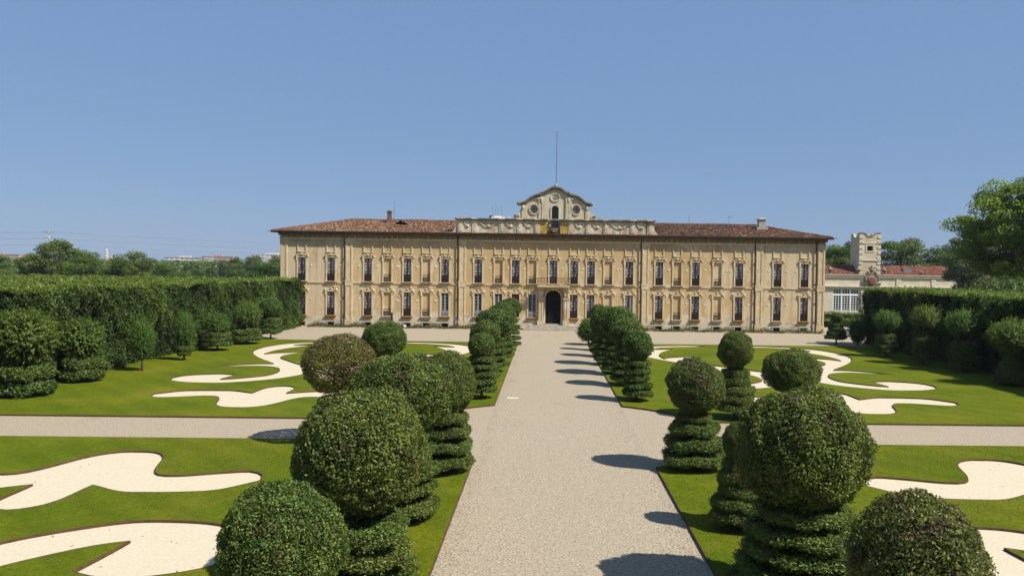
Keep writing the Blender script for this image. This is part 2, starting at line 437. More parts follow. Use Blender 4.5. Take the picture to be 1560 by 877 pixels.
# half outlines of the two parterre figures: (a = metres from the figure's own axis, Y, corner)
def pc(lst, dv):
    return [((793.5 - p[0]) / 41.667, 70 - (p[1] - dv) / 16.129, len(p) > 2) for p in lst]
SCROLL = pc([(793.5, 360, 1), (760, 344), (725, 330), (690, 313), (640, 286), (605, 265), (594, 247), (598, 231), (612, 216), (634, 196, 1), (605, 202), (570, 210), (540, 217), (522, 229, 1),
             (519, 207), (524, 185), (542, 160), (570, 137), (602, 115, 1), (560, 120), (522, 122, 1), (550, 104), (590, 94), (640, 86), (690, 84), (746, 73, 1), (680, 63), (600, 69), (530, 83), (475, 107), (450, 140),
             (447, 162), (452, 185), (470, 212), (510, 246), (560, 278), (600, 300), (630, 317, 1), (585, 320), (540, 331), (512, 342), (492, 353, 1), (540, 345), (600, 338), (640, 341), (670, 350), (690, 366), (699, 385),
             (693, 404), (670, 416), (640, 427), (612, 433, 1), (616, 418), (621, 404, 1), (600, 400), (570, 398), (525, 404), (500, 413), (492, 427, 1), (504, 441), (525, 449), (560, 455), (600, 457), (640, 456), (680, 448), (720, 436),
             (750, 421), (768, 406), (780, 393), (793.5, 378, 1)], 7)
WING = pc([(793.5, 467), (772, 471), (759, 481), (757, 505, 1), (712, 495), (680, 494), (640, 495), (600, 499), (565, 515, 1), (572, 526), (595, 533), (630, 530), (675, 524), (703, 525), (720, 535), (738, 557), (757, 568), (778, 572), (793.5, 572)], 6)
def spline(half):
    h = list(half); full = [(a, y, c) for a, y, c in h] + [(-a, y, c) for a, y, c in h[::-1] if abs(a) > 1e-6]
    n = len(full); res = []
    for i in range(n):
        p0, p1, p2, p3 = (full[(i + k) % n] for k in (-1, 0, 1, 2))
        if p1[2]: p0 = (2 * p1[0] - p2[0], 2 * p1[1] - p2[1])
        if p2[2]: p3 = (2 * p2[0] - p1[0], 2 * p2[1] - p1[1])
        d = math.hypot(p2[0] - p1[0], p2[1] - p1[1]); m = max(2, min(8, int(d / .25)))
        for k in range(m):
            t = k / m
            res.append(tuple(.5 * (2 * p1[j] + (p2[j] - p0[j]) * t + (2 * p0[j] - 5 * p1[j] + 4 * p2[j] - p3[j]) * t * t + (3 * p1[j] - p0[j] - 3 * p2[j] + p3[j]) * t ** 3) for j in (0, 1)))
    return res
SC, WI = spline(SCROLL), spline(WING)
MAXIS = 14.62
def place(shape, side, near):
    out = []
    for a, y in shape:
        yy = 61.45 - y if near else y
        x = AX + side * (MAXIS - a)
        out.append(skew(x, yy))
    return out
def edging_mesh(loops, inset, z0, z1):
    b = MB()
    for lp in loops:
        n = len(lp); A = sum(lp[i][0] * lp[(i + 1) % n][1] - lp[(i + 1) % n][0] * lp[i][1] for i in range(n))
        s = 1 if A > 0 else -1
        vs = []
        for i in range(n):
            a, c = lp[i - 1], lp[(i + 1) % n]; dx, dy = c[0] - a[0], c[1] - a[1]; l = math.hypot(dx, dy) or 1
            nx, ny = dy / l * s * inset, -dx / l * s * inset
            p = lp[i]; q = (p[0] + nx, p[1] + ny)
            vs += [(p[0], p[1], z0), (p[0], p[1], z1), (q[0], q[1], z1), (q[0], q[1], z0)]
        fs = []
        for i in range(n):
            j = (i + 1) % n
            for k in range(3): fs.append((i * 4 + k, j * 4 + k, j * 4 + k + 1, i * 4 + k + 1))
        b.add(vs, fs)
    return b.mesh('edging', M['edging'])
HOLES = []
LAWN_OUT = []
for side in (-1, 1):
    for near in (0, 1):
        inner = AVL if side < 0 else AVR
        ci = inner + side * 4.2; outer = AX + side * 36
        # the lawns are cut back round a circle where the avenue and the cross path meet
        RC, YC = 6.4, 30.7
        a0, a1 = math.acos(abs(inner - AX) / RC), math.asin((32.75 - YC) / RC)
        an = [a0 + (a1 - a0) * k / 8 for k in range(9)]; sg = -1 if near else 1
        cor = [skew(AX + side * RC * math.cos(t), YC + sg * RC * math.sin(t)) for t in an]
        o_ = [skew(inner, -8 if near else 67.3)] + cor + [skew(outer, 28.65 if near else 32.75), skew(outer, -8 if near else 67.5)]
        o_[0] = (inner, o_[0][1])
        hs = [place(SC, side, near), place(WI, side, near)]
        HOLES += hs; LAWN_OUT.append(o_)
        lw = tag(obj('lawn', fill('lawn', [o_] + hs, LZ), M['lawn']), kind='structure')
        obj('edging', edging_mesh([o_], .022, -.02, LZ - .004), None, lw)
        for h in hs: obj('edging', edging_mesh([h], -.035, -.02, LZ + .004), None, lw)
        for h in hs: tag(obj('gravel_bed', fill('gravel_bed', [h], BZ), M['bed']), kind='structure')

def inside(P, poly):
    x, y = P[:, 0], P[:, 1]; r = np.zeros(len(P), bool); q = np.array(poly); j = len(q) - 1
    for i in range(len(q)):
        xi, yi = q[i]; xj, yj = q[j]
        c = ((yi > y) != (yj > y)) & (x < (xj - xi) * (y - yi) / (yj - yi + 1e-12) + xi)
        r ^= c; j = i
    return r

# ------------------------------------------------------------------ leaves
def unit(v): return v / np.maximum(np.linalg.norm(v, axis=1, keepdims=True), 1e-9)
def leafquads(P, N, L, W, tilt, rng, direction=None):
    n = len(P)
    nn = unit(N + tilt * rng.normal(size=(n, 3)))
    d = rng.normal(size=(n, 3)) if direction is None else direction + .5 * rng.normal(size=(n, 3))
    t = unit(d - (d * nn).sum(1, keepdims=True) * nn); b = np.cross(nn, t)
    L = (L * rng.uniform(.65, 1.3, n))[:, None]; W = (W * rng.uniform(.7, 1.25, n))[:, None]
    c = P - nn * W * .15
    V = np.stack([c - t * L * .5, P + b * W * .5 + nn * W * .2, P + t * L * .5 - nn * L * .12, P - b * W * .5 + nn * W * .2], 1).reshape(-1, 3)
    F = np.arange(4 * n).reshape(n, 4)
    return V, F
def wob(D, seed, amp, fr):
    r = np.random.default_rng(seed); s = np.zeros(len(D))
    for k in range(7):
        s += np.sin(D @ (r.normal(size=3) * fr * (1 + .35 * k)) + r.uniform(0, 6.28)) / (1 + .4 * k)
    return s * amp
def sph(n, rng): return unit(rng.normal(size=(n, 3)))
def core(rx, rz, n=20, m=12, profile=None, seed=0, amp=.03):
    V = []; F = []
    for i in range(m + 1):
        th = math.pi * i / m
        for k in range(n):
            t = 2 * math.pi * k / n; V.append((math.sin(th) * math.cos(t), math.sin(th) * math.sin(t), -math.cos(th)))
    V = np.array(V); V = V * (1 + wob(V, seed, amp, 4))[:, None] * np.array([rx, rx, rz])
    for i in range(m):
        for k in range(n): F.append((i * n + k, i * n + (k + 1) % n, (i + 1) * n + (k + 1) % n, (i + 1) * n + k))
    return V, np.array(F)
def join(name, parts, mats):
    """parts: (V, F, material index, tint)"""
    Vs, Fs, Ms, Ts = [], [], [], []; n = 0
    for V, F, mi, t in parts:
        Vs.append(V); Fs.append(F + n); Ms.append(np.full(len(F), mi)); Ts.append(t if hasattr(t, '__len__') else np.full(len(V), t)); n += len(V)
    return qmesh(name, np.concatenate(Vs), np.concatenate(Fs), np.concatenate(Ts), mats, np.concatenate(Ms))

def ball_mesh(seed, n, mats, L=.085, coreR=.88, tilt=.55, amp=.038, jit=.035):
    rng = np.random.default_rng(seed)
    D = sph(n, rng)
    r = 1 + wob(D, seed, amp, 2.6) + wob(D, seed + 9, amp * .5, 9) - np.abs(rng.normal(size=n)) * jit * 1.5 - np.maximum(0, wob(D, seed + 21, .022, 26)) + .01 + (rng.uniform(size=n) > .988) * rng.uniform(.02, .07, n)
    P = D * r[:, None]
    V, F = leafquads(P, D, L, L * .46, tilt, rng)
    tint = np.clip(.45 + .22 * rng.normal(size=n) + wob(D, seed + 4, .07, 5), 0, 1)
    parts = [(V, F, 0, np.repeat(tint, 4))]
    if coreR:
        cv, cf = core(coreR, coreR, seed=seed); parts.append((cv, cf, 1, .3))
    return join('crown', parts, mats)

def tier_mesh(seed, n, mats, L=.10):
    """a clipped disc of leaves, radius 1, half height .2"""
    rng = np.random.default_rng(seed)
    a = rng.uniform(0, 2 * math.pi, n); s = rng.uniform(0, 1, n)
    # profile: top, rim, underside of a rounded slab
    phi = np.where(s < .42, 0, np.where(s < .75, 1, 2))
    rr = np.sqrt(rng.uniform(.05, 1, n)); hh = rng.uniform(-1, 1, n)
    rad = np.where(phi == 1, 1.0 - .12 * hh ** 2, rr * .95); z = np.where(phi == 0, .2 * (1 - .35 * rr ** 4), np.where(phi == 1, .17 * hh, -.18))
    w_ = wob(np.stack([np.cos(a), np.sin(a), z * 0], 1), seed, .05, 5)
    rad = rad * (1 + w_) + rng.normal(size=n) * .04 + (rng.uniform(size=n) > .98) * rng.uniform(.02, .10, n); z = z + rng.normal(size=n) * .03 + .045 * np.sin(a * 3 + seed) + .03 * np.sin(a * 7 + seed)
    P = np.stack([rad * np.cos(a), rad * np.sin(a), z], 1)
    N = np.stack([np.cos(a) * (phi == 1), np.sin(a) * (phi == 1), np.where(phi == 0, 1., np.where(phi == 2, -1., .15))], 1)
    V, F = leafquads(P, unit(N), L, L * .5, .6, rng)
    tint = np.clip(.48 + .22 * rng.normal(size=n), 0, 1)
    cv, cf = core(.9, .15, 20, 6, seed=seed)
    return join('tier', [(V, F, 0, np.repeat(tint, 4)), (cv, cf, 1, .3)], mats)

def shaggy_mesh(seed, n, mats, up=.7, reach=.5):
    """loose unclipped crown: feathery shoots fanning up and out of an egg of foliage, radius about 1"""
    rng = np.random.default_rng(seed); K = 14
    ns = n // K
    D = sph(ns, rng); D[:, 2] = np.where(D[:, 2] < 0, D[:, 2] * .8, D[:, 2]); D = unit(D)
    base = D * (rng.uniform(.35, .80, ns) * (1 + wob(D, seed, .05, 3)))[:, None] * np.array([1, 1, .9])
    dr = unit(D * np.array([1, 1, .6]) + np.array([0, 0, up]) * rng.uniform(.5, 1.5, (ns, 1)) + .22 * rng.normal(size=(ns, 3)))
    ln = reach * rng.uniform(.35, 1.1, ns) * (.6 + .5 * np.clip(D[:, 2] + .4, 0, 1))
    k = np.tile(np.arange(K), ns) / (K - 1.0); idx = np.repeat(np.arange(ns), K)
    P = base[idx] + dr[idx] * (ln[idx] * k)[:, None] + rng.normal(size=(ns * K, 3)) * (.028 * (1.15 - k))[:, None]
    P[:, 2] -= (k ** 2) * .10 * (1 - up * .4); rr_ = np.linalg.norm(P[:, :2], axis=1) + 1e-6; P[:, :2] *= (1 + .05 * k ** 2)[:, None]
    V, F = leafquads(P, unit(D[idx] + np.array([0, 0, .6])), .085, .042, .55, rng, dr[idx])
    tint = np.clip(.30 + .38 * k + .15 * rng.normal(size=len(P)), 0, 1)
    cv, cf = core(.58, .58, seed=seed, amp=.06)
    return join('crown', [(V, F, 0, np.repeat(tint, 4)), (cv, cf, 1, .3)], mats)

LM = [M['leaf'], M['inner']]
NEAR_BALLS = [ball_mesh(11 + i, 44000, LM, .054, coreR=.80, tilt=.85, jit=.05) for i in range(3)]
FAR_BALLS = [ball_mesh(31 + i, 9000, [M['leaf_far'], M['inner']], .10, tilt=.7, jit=.04) for i in range(2)]
BROWN_BALL = ball_mesh(51, 17000, [M['leaf_brown'], M['bark']], .062, coreR=0, tilt=.9, amp=.03, jit=.05)
MIXED_BALL = [ball_mesh(53 + i, 27000, [M['leaf_mixed'], M['inner']], .064, coreR=.70, tilt=.85, jit=.06) for i in range(2)]
NEAR_TIERS = [tier_mesh(71 + i, 15000, LM, .065) for i in range(2)]
FAR_TIERS = [tier_mesh(81 + i, 4200, [M['leaf_far'], M['inner']], .12) for i in range(2)]
SHAGGY = [shaggy_mesh(91 + i, 22000, [M['shaggy'], M['inner']], u, q) for i, (u, q) in enumerate(((.45, .42), (1.0, .62), (1.7, .85)))]
TRUNK = MB().tube([(0, 0, -.1), (.02, 0, .3), (-.02, .01, .65), (0, 0, 1)], [.085, .06, .055, .05], 7).mesh('trunk', M['bark'], True)
def branch_mesh():
    rng = np.random.default_rng(4); b = MB()
    for k in range(46):
        d = unit(rng.normal(size=(1, 3)))[0]; d[2] = abs(d[2]) * .9 - .15; d = d / np.linalg.norm(d)
        e = d * .93; m1 = np.array([0, 0, -.55]) * .45 + d * .38 + rng.normal(size=3) * .05
        b.tube([(0, 0, -.85), tuple(m1), tuple(e)], [.035, .02, .007], 5, False)
        for q in range(2):
            e2 = e + rng.normal(size=3) * .22; e2 *= .94 / max(.94, np.linalg.norm(e2))
            b.tube([tuple((m1 + e) / 2), tuple(e2)], [.013, .005], 4, False)
    return b.mesh('branch', M['bark'])
BRANCHES = branch_mesh()

rngT = np.random.default_rng(7)
def topiary(label, group, x, y, ball, tiers, crown, tset, name='topiary', branch=False, cat='topiary'):
    """ball = (centre height, radius, half height); tiers = [(height, radius, half height)]"""
    r = empty(name, (x, y, LZ)); tag(r, label, cat, group)
    zc, rx, rz = ball
    obj('trunk', TRUNK, None, r, (0, 0, 0), rngT.uniform(0, 6), (1.0, 1.0, zc))
    for i, (z, tr, th) in enumerate(tiers):
        obj('tier', tset[i % len(tset)], None, r, (rngT.uniform(-.04, .04), rngT.uniform(-.04, .04), z), rngT.uniform(0, 6), (tr * .93, tr * .93, th / .2))
    q = 1.0 if crown in SHAGGY else .985
    obj('crown', crown, None, r, (0, 0, zc), rngT.uniform(0, 6), (rx * q, rx * q, rz * q))
    if branch: obj('branch', BRANCHES, None, r, (0, 0, zc), 1.0, (rx, rx, rz))
    return r
def tiers(z0, z1, n, r0, r1, h=.135):
    return [(z0 + (z1 - z0) * i / max(1, n - 1), r0 + (r1 - r0) * i / max(1, n - 1) * rngT.uniform(.9, 1.1), h * rngT.uniform(.9, 1.15)) for i in range(n)]

GL, GR = 'clipped topiaries along the left edge of the avenue', 'clipped topiaries along the right edge of the avenue'
# left row, near to far
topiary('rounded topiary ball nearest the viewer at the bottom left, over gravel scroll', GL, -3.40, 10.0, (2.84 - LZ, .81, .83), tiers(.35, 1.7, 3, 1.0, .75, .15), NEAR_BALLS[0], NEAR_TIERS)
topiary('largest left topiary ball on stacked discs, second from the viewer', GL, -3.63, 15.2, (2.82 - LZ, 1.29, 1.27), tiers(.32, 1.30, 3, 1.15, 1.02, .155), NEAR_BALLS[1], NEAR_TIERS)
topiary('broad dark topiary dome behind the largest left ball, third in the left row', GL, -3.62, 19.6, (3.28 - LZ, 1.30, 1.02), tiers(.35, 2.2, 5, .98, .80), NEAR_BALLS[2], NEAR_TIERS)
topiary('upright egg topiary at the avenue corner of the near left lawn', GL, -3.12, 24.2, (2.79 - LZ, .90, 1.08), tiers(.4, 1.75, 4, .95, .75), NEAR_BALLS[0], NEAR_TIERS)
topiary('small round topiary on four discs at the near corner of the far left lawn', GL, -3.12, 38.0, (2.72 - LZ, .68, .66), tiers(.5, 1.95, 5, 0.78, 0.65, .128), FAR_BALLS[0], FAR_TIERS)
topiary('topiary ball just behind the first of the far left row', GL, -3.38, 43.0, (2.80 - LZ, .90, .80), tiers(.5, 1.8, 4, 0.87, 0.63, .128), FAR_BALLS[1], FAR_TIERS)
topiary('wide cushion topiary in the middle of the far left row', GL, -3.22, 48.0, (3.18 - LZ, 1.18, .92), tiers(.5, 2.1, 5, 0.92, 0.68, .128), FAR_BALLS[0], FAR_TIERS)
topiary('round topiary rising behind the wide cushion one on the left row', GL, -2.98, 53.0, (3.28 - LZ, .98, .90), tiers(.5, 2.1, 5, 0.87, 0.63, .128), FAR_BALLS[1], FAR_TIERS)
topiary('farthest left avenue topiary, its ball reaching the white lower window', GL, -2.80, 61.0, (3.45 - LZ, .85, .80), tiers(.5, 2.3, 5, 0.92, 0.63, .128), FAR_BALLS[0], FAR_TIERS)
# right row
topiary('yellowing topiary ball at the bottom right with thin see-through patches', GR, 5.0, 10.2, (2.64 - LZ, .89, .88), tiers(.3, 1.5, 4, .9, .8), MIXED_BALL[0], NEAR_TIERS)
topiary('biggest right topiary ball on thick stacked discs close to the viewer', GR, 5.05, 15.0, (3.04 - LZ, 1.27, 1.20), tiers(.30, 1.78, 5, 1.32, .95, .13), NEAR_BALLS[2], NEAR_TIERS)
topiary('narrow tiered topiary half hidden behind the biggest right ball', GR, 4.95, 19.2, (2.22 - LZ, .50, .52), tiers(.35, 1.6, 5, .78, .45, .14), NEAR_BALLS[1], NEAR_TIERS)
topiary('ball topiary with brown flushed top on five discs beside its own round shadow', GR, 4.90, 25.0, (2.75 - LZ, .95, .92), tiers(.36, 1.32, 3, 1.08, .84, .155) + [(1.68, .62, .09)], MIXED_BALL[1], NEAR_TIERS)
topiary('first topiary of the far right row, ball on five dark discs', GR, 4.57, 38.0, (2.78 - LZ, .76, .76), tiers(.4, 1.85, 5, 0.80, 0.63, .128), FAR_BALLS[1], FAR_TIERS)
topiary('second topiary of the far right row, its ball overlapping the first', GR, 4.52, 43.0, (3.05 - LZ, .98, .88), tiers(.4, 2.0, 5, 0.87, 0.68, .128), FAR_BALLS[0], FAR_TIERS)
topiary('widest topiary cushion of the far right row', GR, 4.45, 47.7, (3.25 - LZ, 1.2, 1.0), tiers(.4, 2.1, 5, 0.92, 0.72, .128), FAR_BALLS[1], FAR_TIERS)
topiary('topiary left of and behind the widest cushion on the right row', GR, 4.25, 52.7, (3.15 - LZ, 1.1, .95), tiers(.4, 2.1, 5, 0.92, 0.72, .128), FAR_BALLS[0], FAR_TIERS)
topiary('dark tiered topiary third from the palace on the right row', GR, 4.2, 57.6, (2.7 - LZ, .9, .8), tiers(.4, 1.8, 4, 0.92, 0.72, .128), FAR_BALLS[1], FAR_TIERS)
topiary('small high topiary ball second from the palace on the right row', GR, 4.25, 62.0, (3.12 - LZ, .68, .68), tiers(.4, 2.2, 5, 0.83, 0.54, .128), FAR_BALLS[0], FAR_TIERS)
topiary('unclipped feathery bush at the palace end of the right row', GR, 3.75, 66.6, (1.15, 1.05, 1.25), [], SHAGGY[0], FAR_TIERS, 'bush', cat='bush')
# pairs at the lawn corners by the cross path
GC = 'topiaries at the lawn corners by the cross path'
topiary('browned see-through topiary ball with bare branches left of the avenue', GC, -7.5, 28.0, (2.94 - LZ, 1.38, 1.08), tiers(.4, 1.5, 4, 1.0, .85), BROWN_BALL, NEAR_TIERS, branch=True)
topiary('bright green topiary dome behind the browned ball, near a dark post', GC, -7.12, 33.9, (3.30 - LZ, .96, .82), tiers(.4, 2.2, 5, .95, .7), NEAR_BALLS[1], NEAR_TIERS)
topiary('neat dark ball topiary on five tapering discs right of the cross path', GC, 8.37, 33.7, (3.08 - LZ, .80, .82), tiers(.55, 2.0, 5, 1.0, .62, .17), NEAR_BALLS[0], NEAR_TIERS)
topiary('flattened dark topiary ball showing above the biggest right ball', GC, 8.98, 28.0, (2.90 - LZ, 1.04, .80), tiers(.4, 1.7, 4, 1.0, .7), NEAR_BALLS[2], NEAR_TIERS)
# loose topiaries in front of the left hedge
GH = 'topiaries growing out in front of the left hedge'
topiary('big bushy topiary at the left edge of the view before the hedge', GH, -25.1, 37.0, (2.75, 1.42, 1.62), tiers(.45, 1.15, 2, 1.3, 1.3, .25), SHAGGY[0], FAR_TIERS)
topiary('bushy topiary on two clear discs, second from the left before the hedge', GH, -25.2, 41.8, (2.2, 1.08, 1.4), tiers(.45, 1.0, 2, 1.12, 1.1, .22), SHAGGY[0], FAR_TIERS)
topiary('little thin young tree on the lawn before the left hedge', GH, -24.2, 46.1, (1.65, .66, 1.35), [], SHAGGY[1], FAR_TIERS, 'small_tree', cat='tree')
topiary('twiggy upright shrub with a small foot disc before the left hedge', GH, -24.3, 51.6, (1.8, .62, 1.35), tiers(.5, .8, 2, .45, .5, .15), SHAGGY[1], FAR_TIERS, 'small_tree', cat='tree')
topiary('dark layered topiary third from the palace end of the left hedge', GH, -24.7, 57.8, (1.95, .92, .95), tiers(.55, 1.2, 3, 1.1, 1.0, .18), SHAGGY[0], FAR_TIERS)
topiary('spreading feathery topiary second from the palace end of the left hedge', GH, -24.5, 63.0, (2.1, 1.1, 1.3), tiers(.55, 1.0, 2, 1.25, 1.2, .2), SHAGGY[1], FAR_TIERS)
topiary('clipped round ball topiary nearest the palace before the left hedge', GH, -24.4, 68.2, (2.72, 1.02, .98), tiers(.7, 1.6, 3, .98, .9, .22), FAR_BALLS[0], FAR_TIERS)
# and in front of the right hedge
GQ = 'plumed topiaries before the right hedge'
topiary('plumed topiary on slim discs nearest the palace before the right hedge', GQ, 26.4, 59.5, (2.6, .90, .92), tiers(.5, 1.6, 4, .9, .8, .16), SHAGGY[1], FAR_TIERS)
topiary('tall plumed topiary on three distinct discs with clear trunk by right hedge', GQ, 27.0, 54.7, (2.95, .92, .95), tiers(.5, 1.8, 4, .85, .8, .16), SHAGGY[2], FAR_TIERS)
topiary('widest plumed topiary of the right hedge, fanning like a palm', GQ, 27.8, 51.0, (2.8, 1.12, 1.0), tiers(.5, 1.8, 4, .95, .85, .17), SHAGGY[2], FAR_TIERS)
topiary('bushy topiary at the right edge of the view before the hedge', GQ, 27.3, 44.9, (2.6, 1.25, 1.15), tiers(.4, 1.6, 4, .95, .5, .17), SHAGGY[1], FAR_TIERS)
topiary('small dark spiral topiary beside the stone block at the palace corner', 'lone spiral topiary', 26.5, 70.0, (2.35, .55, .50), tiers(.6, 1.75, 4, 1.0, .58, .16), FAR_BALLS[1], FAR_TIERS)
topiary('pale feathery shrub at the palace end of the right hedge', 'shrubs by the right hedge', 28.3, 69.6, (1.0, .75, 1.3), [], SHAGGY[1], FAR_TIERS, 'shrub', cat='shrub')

# ------------------------------------------------------------------ hedges
def hedge(name, label, x0, x1, y0, y1, h, face_x, dens, leaf, topd, seed, m=None, shoots=True):
    """clipped hedge block; face_x is the side that looks on the garden"""
    rng = np.random.default_rng(seed); m = m or M['hedge']
    r = empty(name, ((x0 + x1) / 2, (y0 + y1) / 2, 0)); tag(r, label, 'hedge')
    ox, oy = r.location.x, r.location.y
    s = 1 if abs(face_x - x1) < abs(face_x - x0) else -1
    parts = []
    def rel(Y, Z): return .30 * np.sin(Y * .45 + Z * .2) * np.sin(Z * .8 - Y * .13 + 2) + .24 * np.sin(Y * .9 + Z * .5 + seed) * np.sin(Z * 1.3 + Y * .3) + .14 * np.sin(Y * 2.7 - Z * 1.9) + .09 * np.sin(Y * 5.3 + Z * 4.1 + 1) + .06 * np.sin(9 * Y - 7 * Z)
    # garden face
    n = int((y1 - y0) * h * dens); Y = rng.uniform(y0, y1, n); Z = rng.uniform(0.05, h, n)
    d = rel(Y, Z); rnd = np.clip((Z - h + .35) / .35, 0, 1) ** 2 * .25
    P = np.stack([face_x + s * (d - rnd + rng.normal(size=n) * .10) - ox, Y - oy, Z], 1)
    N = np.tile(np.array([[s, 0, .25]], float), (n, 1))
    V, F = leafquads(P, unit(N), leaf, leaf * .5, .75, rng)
    parts.append((V, F, 0, np.repeat(np.clip(.27 + .17 * rng.normal(size=n) + d * .7, 0, 1), 4)))  # face leaves painted darker, more so in hollows, to look less lit
    # two ends
    for ye, sy in ((y1, 1), (y0, -1)):
        wv = min(abs(x1 - x0), 14); n = int(wv * h * dens * .8); X = face_x - s * rng.uniform(0, wv, n); Z = rng.uniform(.05, h, n)
        d = rel(X, Z); P = np.stack([X - ox, ye + sy * (d * .8 + rng.normal(size=n) * .1) - oy, Z], 1)
        V, F = leafquads(P, np.tile(np.array([[0., sy, .25]]), (n, 1)), leaf, leaf * .5, .75, rng)
        parts.append((V, F, 0, np.repeat(np.clip(.42 + .2 * rng.normal(size=n) + d * .6, 0, 1), 4)))
    # top: shoots growing out of the clipped plane
    A = (x1 - x0) * (y1 - y0); n = int(A * topd); X = rng.uniform(x0, x1, n); Y = rng.uniform(y0, y1, n)
    e = rng.uniform(0, 1, n) < .35; X = np.where(e, face_x - s * np.abs(rng.normal(size=n)) * 1.2, X); X = np.clip(X, x0, x1)
    d = .10 * np.sin(X * 1.1 + seed) * np.sin(Y * .8) + .06 * np.sin(X * 2.9 + Y * 2.1)
    P = np.stack([X - ox, Y - oy, h + d - .05 + np.abs(rng.normal(size=n)) * .12], 1)
    up = np.tile(np.array([[0, 0, 1.]]), (n, 1))
    V, F = leafquads(P, up, leaf * 1.5, leaf * .55, .8, rng, up)
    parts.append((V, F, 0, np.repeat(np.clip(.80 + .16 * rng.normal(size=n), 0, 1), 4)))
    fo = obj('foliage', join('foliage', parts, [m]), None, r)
    # solid inner mass behind the leaf skin, near black as painted shade
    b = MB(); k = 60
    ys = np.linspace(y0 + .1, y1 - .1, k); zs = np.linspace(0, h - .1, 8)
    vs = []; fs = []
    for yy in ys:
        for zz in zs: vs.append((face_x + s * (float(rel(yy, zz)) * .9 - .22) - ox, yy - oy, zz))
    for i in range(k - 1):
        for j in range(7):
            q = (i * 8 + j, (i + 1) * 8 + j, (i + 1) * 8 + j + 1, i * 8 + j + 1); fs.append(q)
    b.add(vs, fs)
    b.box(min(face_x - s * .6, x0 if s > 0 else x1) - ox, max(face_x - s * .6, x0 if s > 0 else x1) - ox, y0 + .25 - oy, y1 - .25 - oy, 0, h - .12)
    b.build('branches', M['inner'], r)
    return r
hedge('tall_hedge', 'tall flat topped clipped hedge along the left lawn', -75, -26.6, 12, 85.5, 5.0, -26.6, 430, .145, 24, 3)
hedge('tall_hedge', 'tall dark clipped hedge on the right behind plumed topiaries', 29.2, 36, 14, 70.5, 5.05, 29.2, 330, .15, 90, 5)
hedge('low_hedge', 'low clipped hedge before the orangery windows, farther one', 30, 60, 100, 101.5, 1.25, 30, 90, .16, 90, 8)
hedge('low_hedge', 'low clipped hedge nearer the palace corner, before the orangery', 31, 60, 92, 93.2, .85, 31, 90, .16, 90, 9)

# ------------------------------------------------------------------ the palace
PY = 83.0
pal = empty('palace', (.7, PY, 0))
tag(pal, 'long two storey ochre palace with clay tiled roof and curved baroque gable', 'palace')
class PB(MB):
    def build(s, name, m, parent=pal, smooth=False, tint=False, kind=None):
        o = obj(name, s.mesh(name, m, smooth, tint), None, parent)
        o.matrix_parent_inverse = Matrix.Translation((-.7, -PY, 0))
        if kind: o['kind'] = kind
        return o
def pobj(name, mesh, x, z=0.0, y=0.0, parent=None, sc=(1, 1, 1)):
    """palace part standing at world x, height z, depth y behind the wall face"""
    if parent is None: return obj(name, mesh, None, pal, (x - .7, y, z), 0, sc)
    return obj(name, mesh, None, parent, (x, y, z), 0, sc)
XL, XR, BACK = -28.70, 30.05, 95.5
WX = [-26.37, -23.22, -19.23, -17.13, -14.97, -12.93, -10.91, -7.34, -5.13, -3.30, -1.49, .76, 3.00, 4.81, 6.69, 8.95, 12.18, 14.13, 16.11, 18.47, 20.79, 24.93, 27.85]
UP_BLIND = {3, 5, 8, 10, 14, 17, 19}
LO = ['d', 'd', 'd', 'b', 'd', 'b', 'w', 'w', 'w', 's', 'w', None, 'd', 'd', 'b', 'g', 'd', 'b', 'd', 'b', 'd', 'd', 'd']
WW = .41; ULO, UHI, LLO, LHI, BLO, BHI = 4.95, 7.45, 1.27, 3.80, .10, .52
DX, DW, DSP, DTOP = .78, .83, 3.42, 4.25          # doorway
WTOP = 10.12
holes = []
for i, x in enumerate(WX):
    holes.append((x - WW, x + WW, ULO, UHI))
    if LO[i]: holes.append((x - WW, x + WW, LLO, LHI))
    if LO[i] and i not in (9, 10, 12): holes.append((x - .36, x + .36, BLO, BHI))
holes.append((DX - DW, DX + DW, .5, DTOP))
b = PB()
xs = sorted({XL, XR} | {h[0] for h in holes} | {h[1] for h in holes}); zs = sorted({-.1, WTOP} | {h[2] for h in holes} | {h[3] for h in holes})
for i in range(len(xs) - 1):
    run = None
    for j in range(len(zs) - 1):
        cx, cz = (xs[i] + xs[i + 1]) / 2, (zs[j] + zs[j + 1]) / 2
        if any(h[0] < cx < h[1] and h[2] < cz < h[3] for h in holes): continue
        b.quad((xs[i], PY, zs[j]), (xs[i + 1], PY, zs[j]), (xs[i + 1], PY, zs[j + 1]), (xs[i], PY, zs[j + 1]))
for x0, x1, z0, z1 in holes:
    d = PY + .32
    b.quad((x0, PY, z0), (x0, PY, z1), (x0, d, z1), (x0, d, z0)); b.quad((x1, PY, z0), (x1, d, z0), (x1, d, z1), (x1, PY, z1))
    b.quad((x0, PY, z1), (x1, PY, z1), (x1, d, z1), (x0, d, z1)); b.quad((x0, PY, z0), (x0, d, z0), (x1, d, z0), (x1, PY, z0))
